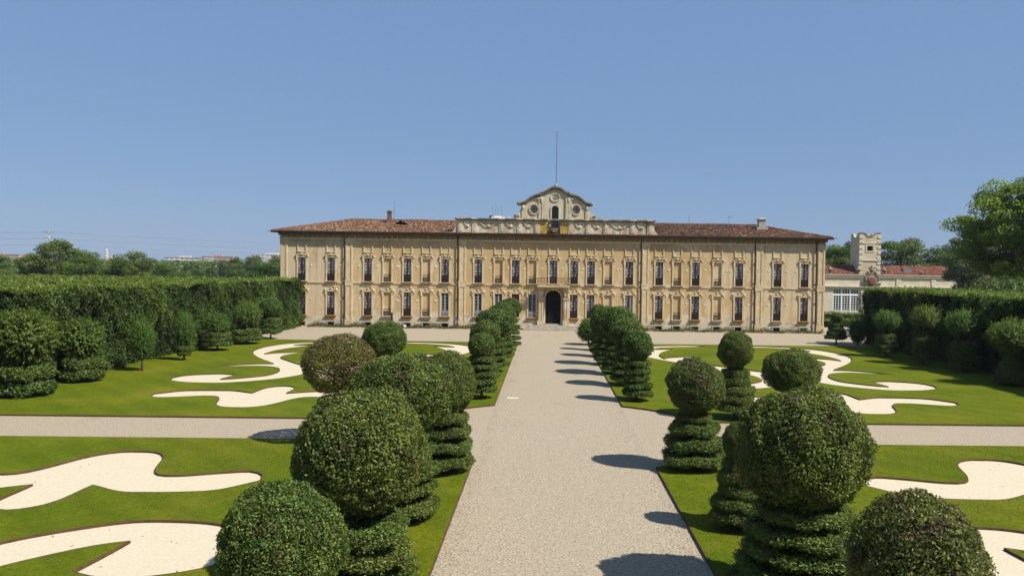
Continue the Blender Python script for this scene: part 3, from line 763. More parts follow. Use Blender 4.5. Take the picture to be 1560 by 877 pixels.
# spandrels of the door arch
ar = arc(DX, DSP, DW, 180, 0, 14)
for s in (0, 7):
    seg = ar[s:s + 8]; corner = (DX - DW, DTOP) if s == 0 else (DX + DW, DTOP)
    for p, q in zip(seg[:-1], seg[1:]):
        b.add([(p[0], PY, p[1]), (q[0], PY, q[1]), (corner[0], PY, corner[1])], [(0, 1, 2)])
        b.quad((p[0], PY, p[1]), (p[0], PY + .32, p[1]), (q[0], PY + .32, q[1]), (q[0], PY, q[1]))
b.quad((XL, PY, -.1), (XL, PY, WTOP), (XL, BACK, WTOP), (XL, BACK, -.1)); b.quad((XR, PY, -.1), (XR, BACK, -.1), (XR, BACK, WTOP), (XR, PY, WTOP))
b.quad((XL, BACK, -.1), (XL, BACK, WTOP), (XR, BACK, WTOP), (XR, BACK, -.1))
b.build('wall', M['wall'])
# entrance passage behind the door arch
b = PB(); e0 = PY + .32
b.quad((DX - 1.6, e0, .5), (DX - 1.6, e0, 4.6), (DX - 1.6, e0 + 7, 4.6), (DX - 1.6, e0 + 7, .5)); b.quad((DX + 1.6, e0, .5), (DX + 1.6, e0 + 7, .5), (DX + 1.6, e0 + 7, 4.6), (DX + 1.6, e0, 4.6))
b.quad((DX - 1.6, e0, 4.6), (DX + 1.6, e0, 4.6), (DX + 1.6, e0 + 7, 4.6), (DX - 1.6, e0 + 7, 4.6)); b.quad((DX - 1.6, e0 - .3, .5), (DX - 1.6, e0 + 7, .5), (DX + 1.6, e0 + 7, .5), (DX + 1.6, e0 - .3, .5))
b.quad((DX - 1.6, e0 + 7, .5), (DX - 1.6, e0 + 7, 4.6), (DX + 1.6, e0 + 7, 4.6), (DX + 1.6, e0 + 7, .5))
b.quad((DX - 1.6, e0, .5), (DX - DW, e0, .5), (DX - DW, e0, 4.6), (DX - 1.6, e0, 4.6)); b.quad((DX + DW, e0, .5), (DX + 1.6, e0, .5), (DX + 1.6, e0, 4.6), (DX + DW, e0, 4.6))
b.build('passage', M['dark'])
b = PB(); b.box(DX - DW, DX + DW, PY + .25, PY + .29, .62, DTOP - .01); b.build('door', M['void'])  # flat black panel, doorway darkness put into its colour
b = PB(); b.box(DX - .9, DX + .9, PY - .02, PY + .24, .5, .62)
for k in range(3): b.box(DX - 2.6 - .25 * k, DX + 2.6 + .25 * k, PY - .95 - .33 * k, PY - .62 - .33 * k + (0 if k else .6), 0, .48 - .16 * k)
b.build('step', M['stone'])

# window meshes, origin at the middle of the sill, y into the wall
def window_mesh(h, m, leaves=True, sash=.045):
    b = MB(); f = .05
    b.box(-WW, -WW + f, .0, .08, 0, h); b.box(WW - f, WW, .0, .08, 0, h); b.box(-WW + f, WW - f, .0, .08, h - f, h); b.box(-WW + f, WW - f, .0, .08, 0, .08)
    b.box(-.075 * (1 if m is M['frame_dark'] else .6), .075 * (1 if m is M['frame_dark'] else .6), -.012, .075, .08, h - f)
    for k in range(1, 7):
        z = .08 + (h - .13) * k / 7
        for s in (-1, 1): b.box(min(s * .075, s * (WW - f)), max(s * .075, s * (WW - f)), .012, .06, z - .012, z + .012)
    return b.mesh('window', m)
def pane_mesh(h, seed, dark=False):
    rng = np.random.default_rng(seed); b = MB()
    for s in (-1, 1):
        for half in (0, 1):
            for k in range(7):
                z0 = .08 + (h - .13) * k / 7; z1 = .08 + (h - .13) * (k + 1) / 7
                x0, x1 = sorted((s * (.055 + half * .17), s * (.055 + (half + 1) * .155)))
                t = rng.uniform(.0, .2) if (k < 2 or dark) else np.clip(rng.normal(.66, .2), 0, 1)
                b.tc = t; y = .045 + rng.uniform(-.006, .006)
                b.quad((x0, y, z0), (x1, y + rng.uniform(-.006, .006), z0), (x1, y, z1), (x0, y, z1))
    return b.mesh('pane', M['glass'], False, True)
def railing_mesh(h=.78, m=None, n=9, wavy=False, dense=True):
    b = MB(); y = -.05
    b.box(-WW - .06, WW + .06, y - .025, y + .025, h - .05, h); b.box(-WW - .06, WW + .06, y - .02, y + .02, .03, .07)
    b.box(-WW - .06, WW + .06, y - .018, y + .018, h * .62, h * .62 + .03)
    for k in range(n + 1):
        x = -WW + 2 * WW * k / n; b.box(x - .014, x + .014, y - .014, y + .014, .07, h - .05)
    if wavy:
        for k in range(3):
            x = -WW + .13 + k * .275
            b.ribbon(arc(x, h * .3, .09, 0, 340, 8, .16), y - .018, y + .018, .02)
    return b.mesh('railing', m or M['iron'])
WIN_U, WIN_L, WIN_W = window_mesh(UHI - ULO, M['frame_dark']), window_mesh(LHI - LLO, M['frame_dark']), window_mesh(LHI - LLO, M['frame_white'])
PANES = [pane_mesh(UHI - ULO, s) for s in range(6)]; PANE_D = pane_mesh(LHI - LLO, 9, True)
RAIL = railing_mesh(n=14); RAIL_B = railing_mesh(.74, None, 5, True); RAIL_W = railing_mesh(.62, M['frame_white'], 9)
def shutter_mesh():
    b = MB(); h = LHI - LLO
    for s in (-1, 1):
        x0, x1 = sorted((s * .01, s * WW)); b.box(x0, x1, .03, .07, 0, h)
        for k in range(3): b.box(x0 + .06, x1 - .06, .015, .03, .12 + k * h / 3, .12 + (k + 1) * h / 3 - .16)
    return b.mesh('shutter', M['shutter'])
SHUT = shutter_mesh()
BLIND_U = MB().box(-WW, WW, .0, .05, 0, UHI - ULO).mesh('blind_panel', M['wall']); BLIND_L = MB().box(-WW, WW, .0, .05, 0, LHI - LLO).mesh('blind_panel', M['wall'])

def surround_mesh(h, upper):
    b = MB(); a, c = WW + .002, WW + .15; p = -.07
    for s in (-1, 1):
        b.box(min(s * a, s * c), max(s * a, s * c), p, .01, -.02, h + .13)
        b.box(min(s * (c - .02), s * (c + .05)), max(s * (c - .02), s * (c + .05)), p - .02, .012, h - .32, h + .15)
    b.box(-a, a, p + .004, .008, h + .003, h + .126)
    return b.mesh('window_surround', M['trim'])
SUR_U, SUR_L = surround_mesh(UHI - ULO, True), surround_mesh(LHI - LLO, False)
def head_upper():
    b = MB(); z = .16
    path = [(-.66, .10)] + [(-.56, .11)] + arc(0, .06, .47, 160, 20, 10, .34) + [(.56, .11), (.66, .10)]
    b.ribbon([(x, zz + z) for x, zz in path], -.065, .01, .05)
    for s in (-1, 1):
        b.lathe([(.02, -.07), (.10, -.06), (.11, .05), (.03, .06)], 8, (s * .60, -.06, z + .02)); b.ball((s * .33, -.06, z + .12), .11, .08, .07, 7, 4)
        b.ball((s * .72, -.04, z - .06), .06, .05, .12, 6, 4)
    b.ball((0, -.08, z + .16), .19, .09, .13, 9, 5); b.ribbon(arc(0, z + .13, .21, -10, 190, 8, .17), -.13, .01, .035)
    return b.mesh('window_head', M['trim'])
def head_lower():
    b = MB(); z = .15
    path = [(-.72, -.02), (-.70, .12), (-.55, .20)] + arc(0, .18, .40, 165, 15, 8, .27) + [(.55, .20), (.70, .12), (.72, -.02)]
    b.ribbon([(x, zz + z) for x, zz in path], -.06, .01, .052)
    for s in (-1, 1):
        b.ball((s * .60, -.07, z + .04), .13, .09, .14, 8, 5); b.ball((s * .42, -.05, z + .10), .10, .07, .08, 7, 4); b.ball((s * .74, -.05, z - .14), .07, .05, .16, 6, 4)
    b.ball((0, -.05, z + .21), .13, .09, .09, 8, 4); b.box(-.42, .42, -.05, .01, z - .015, z + .05)
    return b.mesh('window_head', M['trim'])
HEAD_U, HEAD_L = head_upper(), head_lower()
def tray_mesh():
    b = MB()
    b.ribbon([(.68, -.02), (.60, -.04), (.58, -.17), (.46, -.27), (-.46, -.27), (-.58, -.17), (-.60, -.04), (-.68, -.02)][::-1], -.10, .01, .07)
    b.box(-.60, .60, -.22, .01, -.075, -.01); b.box(-.52, .52, -.14, .012, -.13, -.076)
    return b.mesh('window_sill', M['trim'])
TRAY = tray_mesh()
def sill_mesh():
    b = MB(); b.box(-.60, .60, -.20, .01, -.09, -.01)
    b.taper(-.48, .48, -.12, .011, -.30, -.091, 1.12); return b.mesh('window_sill', M['ochre'])
SILL = sill_mesh()
SILL_PLAIN = sill_mesh(); SILL_PLAIN.materials.clear(); SILL_PLAIN.materials.append(M['trim'])
def panel_mesh():
    b = MB()
    for s in (-1, 1): b.box(min(s * .40, s * .50), max(s * .40, s * .50), -.08, .01, .05, .98)
    b.ribbon([(-.52, .06)] + arc(0, .05, .46, 172, 8, 8, .10)[0:0] + [(-.3, .02), (0, .0), (.3, .02), (.52, .06)], -.11, .011, .09)
    return b.mesh('frieze_panel', M['trim'])
PANEL = panel_mesh()
def basement_mesh():
    b = MB(); z1 = BHI - BLO
    for s in (-1, 1): b.box(min(s * .362, s * .50), max(s * .362, s * .50), -.05, .01, -.12, z1 + .10)
    b.box(-.362, .362, -.048, .008, z1 + .003, z1 + .096)
    return b.mesh('basement_surround', M['stone'])
BASE_S = basement_mesh()
def bgrate():
    b = MB()
    for k in range(5): b.box(-.30 + k * .15 - .012, -.30 + k * .15 + .012, .08, .10, 0, BHI - BLO)
    return b.mesh('grate', M['iron'])
GRATE = bgrate(); BDARK = MB().box(-.36, .36, .25, .31, 0, BHI - BLO).mesh('basement_opening', M['dark'])
rp = np.random.default_rng(17)
for i, x in enumerate(WX):
    hu, hl = UHI - ULO, LHI - LLO
    pobj('window_surround', SUR_U, x, ULO); pobj('window_head', HEAD_U, x, UHI); pobj('window_sill', TRAY, x, ULO - .02)
    pobj('frieze_panel', PANEL, x, 7.98)
    if i in UP_BLIND:
        wn = pobj('blind_window', BLIND_U, x, ULO, .10)
        if i != 10: pobj('railing', RAIL_B, 0, 0, -.09, wn)
        else: pobj('railing', RAIL_B, 0, 0, -.09, wn)
    else:
        wn = pobj('window', WIN_U, x, ULO, .05); pobj('pane', PANES[i % 6], 0, 0, 0, wn); pobj('railing', RAIL, 0, 0, -.04, wn) if i != 11 else None
    k = LO[i]
    if not k: continue
    pobj('window_surround', SUR_L, x, LLO); pobj('window_head', HEAD_L, x, LHI)
    pobj('window_sill', SILL if k in 'dw' and rp.random() < .85 else SILL_PLAIN, x, LLO)
    if k == 'b':
        wn = pobj('blind_window', BLIND_L, x, LLO, .10)
        if i != 14: pobj('railing', RAIL_B, 0, 0, -.09, wn)
    elif k == 's': wn = pobj('window', SHUT, x, LLO, .06); wn['label'] = 'closed brown wooden shutter'
    else:
        wn = pobj('window', WIN_W if k == 'w' else WIN_L, x, LLO, .05)
        if k == 'w': wn['label'] = 'white framed window'
        pobj('pane', PANE_D if k == 'w' else PANES[(i + 3) % 6], 0, 0, 0, wn, (1, 1, 1) if k == 'w' else (1, 1, (hl / hu)))
        pobj('railing', RAIL_W if k == 'w' else RAIL, 0, 0, -.04, wn)
        if k == 'g':
            gm = MB().box(.06, WW - .05, -.02, .01, .08, hl - .05).mesh('shutter', M['steel']); pobj('shutter', gm, 0, 0, 0, wn)
    if i not in (9, 10, 12):
        wn = pobj('basement_window', BDARK, x, BLO); pobj('grate', GRATE, 0, 0, 0, wn); pobj('basement_surround', BASE_S, x, BLO)

# string course, pilasters, plinth
b = PB(); segs = [XL - .06] + sum([[x - .64, x + .64] for x in WX], []) + [XR + .06]
for s in range(0, len(segs) - 1, 2):
    if segs[s + 1] - segs[s] > .05:
        b = PB(); b.box(segs[s], segs[s + 1], PY - .07, PY + .01, 4.70, 4.86); b.box(segs[s], segs[s + 1], PY - .035, PY + .012, 4.60, 4.70); b.build('string_course', M['trim'])
def pilaster(x, w=.38):
    b = PB()
    for z0, z1 in ((.0, 4.58), (4.90, 8.95)):
        b.box(x - w, x + w, PY - .06, PY + .008, z0, z1)
        for s in (-1, 1): b.box(min(x + s * .20, x + s * (w - .03)), max(x + s * .20, x + s * (w - .03)), PY - .105, PY - .06, z0 + .9 if z0 < 1 else z0 + .25, z1 - .15)
        b.box(x - w - .04, x + w + .04, PY - .11, PY + .004, z1 - .12, z1 + .02)
        if z0 > 1: b.box(x - w - .05, x + w + .05, PY - .10, PY + .004, z0, z0 + .22)
        else: b.box(x - w - .05, x + w + .05, PY - .09, PY + .004, z0, .85)
    b.box(x - w - .02, x + w + .02, PY - .09, PY + .003, 4.585, 4.895)
    b.taper(x - w - .02, x + w + .02, PY - .08, PY + .006, 8.98, 9.62, 1.2)
    b.build('pilaster', M['trim'])
for x in (-28.30, -21.28, -9.05, 10.68, 22.95, 29.62): pilaster(x)
for x in (-21.78, -9.56, 10.16, 22.45, 29.05):
    b = PB(); b.tube([(x, PY - .16, .05), (x, PY - .16, 9.5), (x + .02, PY - .55, 10.0)], .060, 6)
    for z in (1.2, 3.2, 5.3, 7.4, 9.0): b.box(x - .08, x + .08, PY - .24, PY + .01, z, z + .04)
    b.build('downpipe', M['pipe'])
# star shaped wall anchors in the plaster between the windows
def star():
    b = MB(); vs = [(0, -.05, 0)]; n = 8
    for k in range(n * 2): rr = .15 if k % 2 == 0 else .085; vs.append((rr * math.cos(math.pi * k / n), .004, rr * math.sin(math.pi * k / n)))
    b.add(vs, [(0, k, k % (2 * n) + 1) if k < 2 * n else (0, 2 * n, 1) for k in range(1, 2 * n + 1)]); return b.mesh('wall_anchor', M['cream'])
STAR = star()
for i, x in enumerate(WX):
    for dx in (-.98, .98):
        if any(abs(x + dx - q) < .75 for j, q in enumerate(WX) if j != i) or rp.random() < .3: continue
        pobj('wall_anchor', STAR, x + dx, 6.55 + rp.normal() * .04, -.004)
        if rp.random() < .6 and i != 11: pobj('wall_anchor', STAR, x + dx, 2.95 + rp.normal() * .04, -.004)
# cornice with modillions under the eaves
b = PB(); b.box(XL - .05, XR + .05, PY - .14, PY + .012, 9.38, 9.56); b.build('cornice', M['trim']); b = PB(); b.box(XL - .10, XR + .10, PY - .24, PY + .014, 9.80, 10.02); b.box(XL - .2, XR + .2, PY - .36, PY + .016, 10.02, 10.13)
for x0, x1 in ((XL - .24, XL - .001), (XR + .001, XR + .24)): b.box(x0, x1, PY + .02, BACK, 9.80, 10.12)
b.build('cornice', M['eave'])
b = PB(); n = 104
for k in range(n):
    x = XL + .2 + (XR - XL - .4) * k / (n - 1); b.box(x - .09, x + .09, PY - .30, PY - .01, 9.565, 9.795)
b.build('modillion', M['ochre'], kind='stuff')
# roof
EV, RZ = .47, 11.86
ex0, ex1, ey0, ey1 = XL - .78, XR + .62, PY - EV, BACK + EV
ry = (ey0 + ey1) / 2; run = ry - ey0; ez = 10.20; rx0, rx1 = ex0 + run, ex1 - run
b = PB(); b.tc = .2
b.quad((ex0, ey0, ez), (ex1, ey0, ez), (rx1, ry, RZ), (rx0, ry, RZ)); b.quad((ex1, ey1, ez), (ex0, ey1, ez), (rx0, ry, RZ), (rx1, ry, RZ))
b.add([(ex0, ey1, ez), (ex0, ey0, ez), (rx0, ry, RZ)], [(0, 1, 2)]); b.add([(ex1, ey0, ez), (ex1, ey1, ez), (rx1, ry, RZ)], [(0, 1, 2)])
b.quad((ex0, ey0, ez), (ex0, ey1, ez), (ex1, ey1, ez), (ex1, ey0, ez))
b.build('roof', M['tile'], tint=True)
rr = np.random.default_rng(5)
def tiles(o, ux, uy, w_, keep, cols, rows, name, warm):
    """half round clay tiles laid up a slope from o; ux along the eave, uy up the slope"""
    o = np.array(o); ux = np.array(ux) / np.linalg.norm(ux); L = np.linalg.norm(uy); uy_ = np.array(uy) / L; nn = np.cross(ux, uy_); nn = nn if nn[2] > 0 else -nn
    V = []; F = []; T = []
    for c in range(cols):
        for r in range(rows):
            s = (c + .5) * w_; t = r * L / rows
            if not keep(s, t + L / rows * .5, L): continue
            p = o + ux * (s + rr.normal() * .012) + uy_ * (t - .05 + rr.normal() * .015) + nn * (.02 + rr.uniform(0, .02)); q = p + uy_ * (L / rows + .09) - nn * .02
            k = len(V); a = w_ * .5
            for base, g in ((p, 1.0), (q, .8)):
                V += [base - ux * a * g, base - ux * a * .5 * g + nn * .075, base + ux * a * .5 * g + nn * .075, base + ux * a * g]
            F += [(k, k + 1, k + 5, k + 4), (k + 1, k + 2, k + 6, k + 5), (k + 2, k + 3, k + 7, k + 6)]
            x = p[0]; tv = np.clip(rr.normal(.55, .26) - (.20 if x > 10.5 else 0) + warm, 0, 1); T += [tv] * 8
    V = np.array(V); me = qmesh('roof_tile', V, np.array(F), T, [M['tile']])
    ob = obj('roof_tile', me, None, pal); ob.matrix_parent_inverse = Matrix.Translation((-.7, -PY, 0)); ob['kind'] = 'stuff'
W_ = ex1 - ex0
tiles((ex0, ey0, ez + .01), (1, 0, 0), (0, run, RZ - ez), .27, lambda s, t, L: s > t / L * run and (W_ - s) > t / L * run and not (-9.6 < ex0 + s < 11.3 and t > .9), int(W_ / .27), 18, 'front', 0)
for sx in (0, 1):
    D_ = ey1 - ey0
    tiles((ex1 if sx else ex0, ey0, ez + .01), (0, 1, 0), ((-run if sx else run), 0, RZ - ez), .27, lambda s, t, L: s > t / L * run and (D_ - s) > t / L * run, int(D_ / .27), 18, 'side', 0)
b = PB(); b.tc = .5
for p, q in (((rx0, ry, RZ + .05), (rx1, ry, RZ + .05)), ((ex0, ey0, ez + .06), (rx0, ry, RZ + .05)), ((ex1, ey0, ez + .06), (rx1, ry, RZ + .05))):
    n = 40; P = [tuple(np.array(p) + (np.array(q) - np.array(p)) * k / n + np.array([0, 0, rr.normal() * .015])) for k in range(n + 1)]; b.tube(P, .13, 6)
b.build('ridge_tile', M['tile'], tint=True)
b = PB(); b.tube([(ex0 - .05, ey0 - .06, ez - .03), (ex1 + .05, ey0 - .06, ez - .03)], .115, 6); b.tube([(ex0 - .06, ey0, ez - .02), (ex0 - .06, ey1, ez - .02)], .085, 6); b.tube([(ex1 + .06, ey0, ez - .02), (ex1 + .06, ey1, ez - .02)], .085, 6)
b.tube([(ex0, ey0, ez - .02), (ex0 - .42, ey0 - .2, ez + .0)], .03, 5); b.tube([(ex1, ey0, ez - .02), (ex1 + .42, ey0 - .2, ez)], .03, 5)
b.build('gutter', M['pipe'])
# chimneys, roof hatch
def rz_at(y): return ez + (RZ - ez) * (y - ey0) / run
b = PB(); cx, cy = -17.95, 87.8
b.taper(cx - .33, cx + .33, cy - .3, cy + .3, 11.3, 12.2, .72); b.box(cx - .22, cx + .22, cy - .22, cy + .22, 12.2, 12.75); b.box(cx - .27, cx + .27, cy - .27, cy + .27, 12.75, 12.86); b.box(cx - .10, cx + .10, cy - .1, cy + .1, 12.86, 12.95)
b.build('chimney', M['chim'])
b = PB(); cx, cy = 24.2, 87.0
b.box(cx - .37, cx + .37, cy - .35, cy + .35, 11.2, 12.38); b.box(cx - .46, cx + .46, cy - .44, cy + .44, 12.38, 12.47)
b.tc = .5; b.add([(cx - .46, cy - .44, 12.475), (cx + .46, cy - .44, 12.475), (cx + .46, cy + .44, 12.475), (cx - .46, cy + .44, 12.475), (cx, cy - .3, 12.66), (cx, cy + .3, 12.66)], [(0, 1, 4), (1, 2, 5, 4), (2, 3, 5), (3, 0, 4, 5)])
b.box(cx - .62, cx + .62, cy - .5, cy + .5, 11.2, 11.55); b.build('chimney', M['stone'])
b = PB(); cx, cy = -16.35, 86.6; z0 = rz_at(cy)
b.box(cx - .35, cx + .35, cy, cy + 1.2, z0 - .2, z0 + .36); b.build('roof_hatch', M['dark'])
b = PB(); b.tc = .45
b.add([(cx - .68, cy - .18, z0 + .22), (cx, cy - .18, z0 + .62), (cx + .68, cy - .18, z0 + .22), (cx - .68, cy + 1.6, z0 + .34), (cx, cy + 1.6, z0 + .66), (cx + .68, cy + 1.6, z0 + .34),
       (cx - .68, cy - .18, z0 + .14), (cx, cy - .18, z0 + .52), (cx + .68, cy - .18, z0 + .14)], [(0, 1, 4, 3), (1, 2, 5, 4), (0, 6, 7, 1), (1, 7, 8, 2), (6, 0, 3), (8, 5, 2)]); b.build('hatch_roof', M['tile'], tint=True)
# attic parapet
AX0, AX1, AZ0, AZ1 = -9.65, 11.40, 10.16, 11.62
nx0, nx1 = .12, 1.42
b = PB()
for x0, x1 in ((AX0, nx0), (nx1, AX1)): b.box(x0, x1, PY - .22, PY + .4, AZ0, AZ1)
b.box(nx0, nx1, PY + .13, PY + .4, AZ0, AZ1 + .02)
for x in (AX0, AX1):
    s = -1 if x == AX0 else 1
    P = [(x, AZ0)] + [(x + s * (.85 - .75 * math.sin(R(a))), AZ0 + .15 + .95 * (1 - math.cos(R(a)))) for a in range(0, 91, 15)] + [(x, AZ0 + 1.1)]
    m = fill('buttress', [P], 0, .3, PY + .12, M['attic']); o = obj('buttress', m, None, pal); o.matrix_parent_inverse = Matrix.Translation((-.7, -PY, 0))
b.build('attic_wall', M['attic'])
b = PB()
for x0, x1 in ((AX0 - .28, nx0 + .03), (nx1 - .03, AX1 + .28)):
    b.box(x0, x1, PY - .50, PY + .5, AZ1 + .16, AZ1 + .27); b.box(x0 + .1, x1 - .1, PY - .40, PY + .46, AZ1 + .07, AZ1 + .16); b.box(x0 + .2, x1 - .2, PY - .30, PY + .44, AZ1, AZ1 + .07)
    b.box(x0 + .2, x1 - .2, PY - .34, PY - .20, AZ0 - .02, AZ0 + .17)
b.build('attic_cornice', M['coping'])
ap = [AX0 + .35, -7.75, -4.85, -2.9, -1.05, 2.6, 4.45, 6.35, 9.25, AX1 - .35]
for x in ap: b = PB(); b.box(x - .27, x + .27, PY - .30, PY - .2, AZ0 + .17, AZ1 - .002); b.box(x - .33, x + .33, PY - .52, PY - .46, AZ1 + .155, AZ1 + .275); b.box(x - .13, x + .13, PY - .33, PY - .298, AZ0 + .3, AZ1 - .2); b.build('attic_pilaster', M['attic'])
for x0, x1 in zip(ap[:-1], ap[1:]):
    if x1 - x0 > 3.2: continue
    b = PB(); m_, h_ = (x0 + x1) / 2, (x1 - x0) / 2 - .36
    b.ribbon(arc(m_, AZ1 - .12, h_ * .78, 190, 350, 10, .62), PY - .29, PY - .2, .16)
    b.ball((m_, PY - .25, AZ1 - .55), .22, .11, .2, 8, 5); b.ball((m_ - h_ * .75, PY - .25, AZ1 - .28), .15, .1, .14, 7, 4); b.ball((m_ + h_ * .75, PY - .25, AZ1 - .28), .15, .1, .14, 7, 4); b.build('garland', M['attic'])
b = PB(); b.box(nx0 - 1.3, nx0, PY - .245, PY - .222, AZ0 + .18, AZ1 - .01); b.box(nx1, nx1 + 1.3, PY - .245, PY - .222, AZ0 + .18, AZ1 - .01); b.box(nx0, nx1, PY + .075, PY + .099, AZ0, 10.86); b.build('yellow_panel', M['yellow'])
b = PB()
for x, h in ((-8.9, .30), (-4.05, .28), (5.75, .30), (7.9, .30), (10.6, .30), (9.75, .15)):
    b.box(x - .16, x + .16, PY - .2, PY + .12, AZ1 + .27, AZ1 + .27 + h * .5); b.box(x - .10, x - .03, PY - .1, PY + .05, AZ1 + .27 + h * .5, AZ1 + .27 + h); b.box(x + .04, x + .11, PY - .1, PY + .05, AZ1 + .27 + h * .5, AZ1 + .27 + h * .9)
b.build('finial_base', M['attic'])
# gable
GX = .86
half = [(4.38, 11.80), (4.44, 12.05), (4.30, 12.36), (4.02, 12.42), (3.80, 12.66), (3.68, 13.02), (3.68, 13.32), (3.95, 13.42), (3.60, 13.50), (3.28, 13.62), (2.95, 13.85), (2.60, 14.14), (2.20, 14.34), (1.85, 14.42), (1.50, 14.46),
        (1.46, 14.64), (1.20, 14.68), (.95, 14.82), (.70, 15.00), (.38, 15.15), (.15, 15.21), (0, 15.22)]
out_l = [(GX - a, z) for a, z in half] + [(GX + a, z) for a, z in half[::-1][1:]]
ow = .36
awin = [(GX - ow, 11.64)] + [(GX + p, q) for p, q in arc(0, 12.95, ow, 180, 0, 12)] + [(GX + ow, 11.64)]
outline = out_l[:1] + out_l[1:] 
bottom_l, bottom_r = (GX - 4.38, 11.60), (GX + 4.38, 11.60)
loop = [bottom_l] + out_l + [bottom_r]
# the arched opening reaches the foot of the gable, so it is cut into the outline
loop = loop + [(GX + ow, 11.60)] + [(x, z) for x, z in awin[::-1][1:-1]] + [(GX - ow, 11.60)]
def ell(cx, cz, rx, rz, n=20): return [(cx + rx * math.cos(2 * math.pi * k / n), cz + rz * math.sin(2 * math.pi * k / n)) for k in range(n)]
OC = ((GX - 2.27, 12.93), (GX + 2.27, 12.93))
m = fill('gable', [loop, ell(*OC[0], .40, .46), ell(*OC[1], .40, .46)], 0, .28, PY + .10, M['gable'])
gab = obj('gable', m, None, pal); gab.matrix_parent_inverse = Matrix.Translation((-.7, -PY, 0))
class GB(MB):
    def build(s, name, m, smooth=False, tint=False): return obj(name, s.mesh(name, m, smooth, tint), None, gab)
top = [p for p in out_l if p[1] > 13.35]
b = GB(); b.ribbon(top[::-1][::-1], PY - .42, PY + .40, -.0 + .02)
b.ribbon([(x, z + .02) for x, z in top], PY - .46, PY + .42, .15); b.ribbon([(x, z - .17) for x, z in top], PY - .34, PY - .17, .13)
b.ball((GX, PY + .1, 15.44), .2, .2, .12, 8, 5)
for s in (-1, 1):
    for sx_, sz_, r_q in ((1.5, 14.62, .26), (3.92, 13.52, .24), (4.25, 12.2, .2)): b.ball((GX + s * sx_, PY - .12, sz_), r_q, .26, r_q * .8, 9, 6)
b.build('coping', M['coping'])
b = GB()
for s in (-1, 1):
    for a, w2 in ((1.62, .16), (1.28, .16), (3.42, .16)):
        zt = 14.25 if a < 2 else 13.3
        b.box(GX + s * a - w2, GX + s * a + w2, PY - .27 - (.04 if a == 1.28 else 0), PY - .17, 11.9, zt)
    b.ribbon([(GX + s * (4.06 + .28 * math.cos(R(t)) * (1 - t / 700)), 12.08 + .28 * math.sin(R(t)) * (1 - t / 700)) for t in range(0, 520, 35)], PY - .28, PY + .2, .07)
    b.lathe([(.03, -.1), (.3, -.08), (.32, .06), (.05, .1)], 10, (GX + s * 1.75, PY - .24, 14.08), .35)
    b.ball((GX + s * 1.45, PY - .28, 13.95), .16, .12, .34, 7, 5); b.ball((GX + s * 3.45, PY - .26, 13.1), .2, .12, .26, 7, 5)
    b.ribbon([(x, z) for x, z in ell(*OC[(s + 1) // 2], .42, .48, 24)] + [(OC[(s + 1) // 2][0] + .42, OC[(s + 1) // 2][1])], PY - .27, PY - .15, -.13)
b.ribbon([(GX - ow - .02, 11.9)] + [(GX + p, q) for p, q in arc(0, 12.95, ow + .02, 180, 0, 14)] + [(GX + ow + .02, 11.9)], PY - .26, PY - .15, .13)
b.ribbon([(x, z) for x, z in ell(GX, 14.22, .45, .38, 24)] + [(GX + .45, 14.22)], PY - .27, PY - .15, -.10)
b.box(GX - 4.2, GX + 4.2, PY - .30, PY - .18, 11.76, 11.9)
b.build('gable_ornament', M['gable'])
b = GB(); P = ell(GX, 14.14, .30, .24, 16); b.add([(x, PY - .19, z) for x, z in P], [tuple(range(16))[::-1]]); b.build('niche', M['coping'])
for s in (0, 1):
    b = GB(); P = ell(*OC[s], .41, .47, 20); b.add([(x, PY + .06, z) for x, z in P], [tuple(range(20))[::-1]]); ob = b.build('oculus', M['glass'], tint=True)
    b = GB(); b.box(OC[s][0] - .02, OC[s][0] + .02, PY + .02, PY + .05, OC[s][1] - .45, OC[s][1] + .45); b.box(OC[s][0] - .4, OC[s][0] + .4, PY + .022, PY + .048, OC[s][1] - .02, OC[s][1] + .02); b.build('oculus_bar', M['frame_dark'])
b = GB(); b.box(GX - ow, GX + ow, PY + .09, PY + .12, 10.9, 13.32); b.build('gable_window', M['glass_dark'])
b = GB(); b.box(GX - .04, GX + .04, PY + .04, PY + .085, 11.6, 13.3); b.box(GX - ow, GX - ow + .07, PY + .04, PY + .088, 11.6, 13.0); b.box(GX + ow - .07, GX + ow, PY + .04, PY + .088, 11.6, 13.0)
for z in (12.0, 12.5, 13.0): b.box(GX - ow, GX + ow, PY + .05, PY + .08, z, z + .04)
b.build('gable_window_frame', M['frame_dark'])
b = GB(); b.box(GX - .50, GX + .50, PY - .50, PY + .05, 10.88, 10.96)
for k in range(9): x = GX - .46 + .115 * k; b.box(x - .014, x + .014, PY - .47, PY - .44, 10.96, 11.80)
b.box(GX - .48, GX + .48, PY - .48, PY - .43, 11.80, 11.85); b.build('gable_balcony', M['iron'])
b = GB(); b.taper(GX - .2, GX + .2, PY - .42, PY + .1, 10.45, 10.88, 2.2); b.build('bracket', M['attic'])
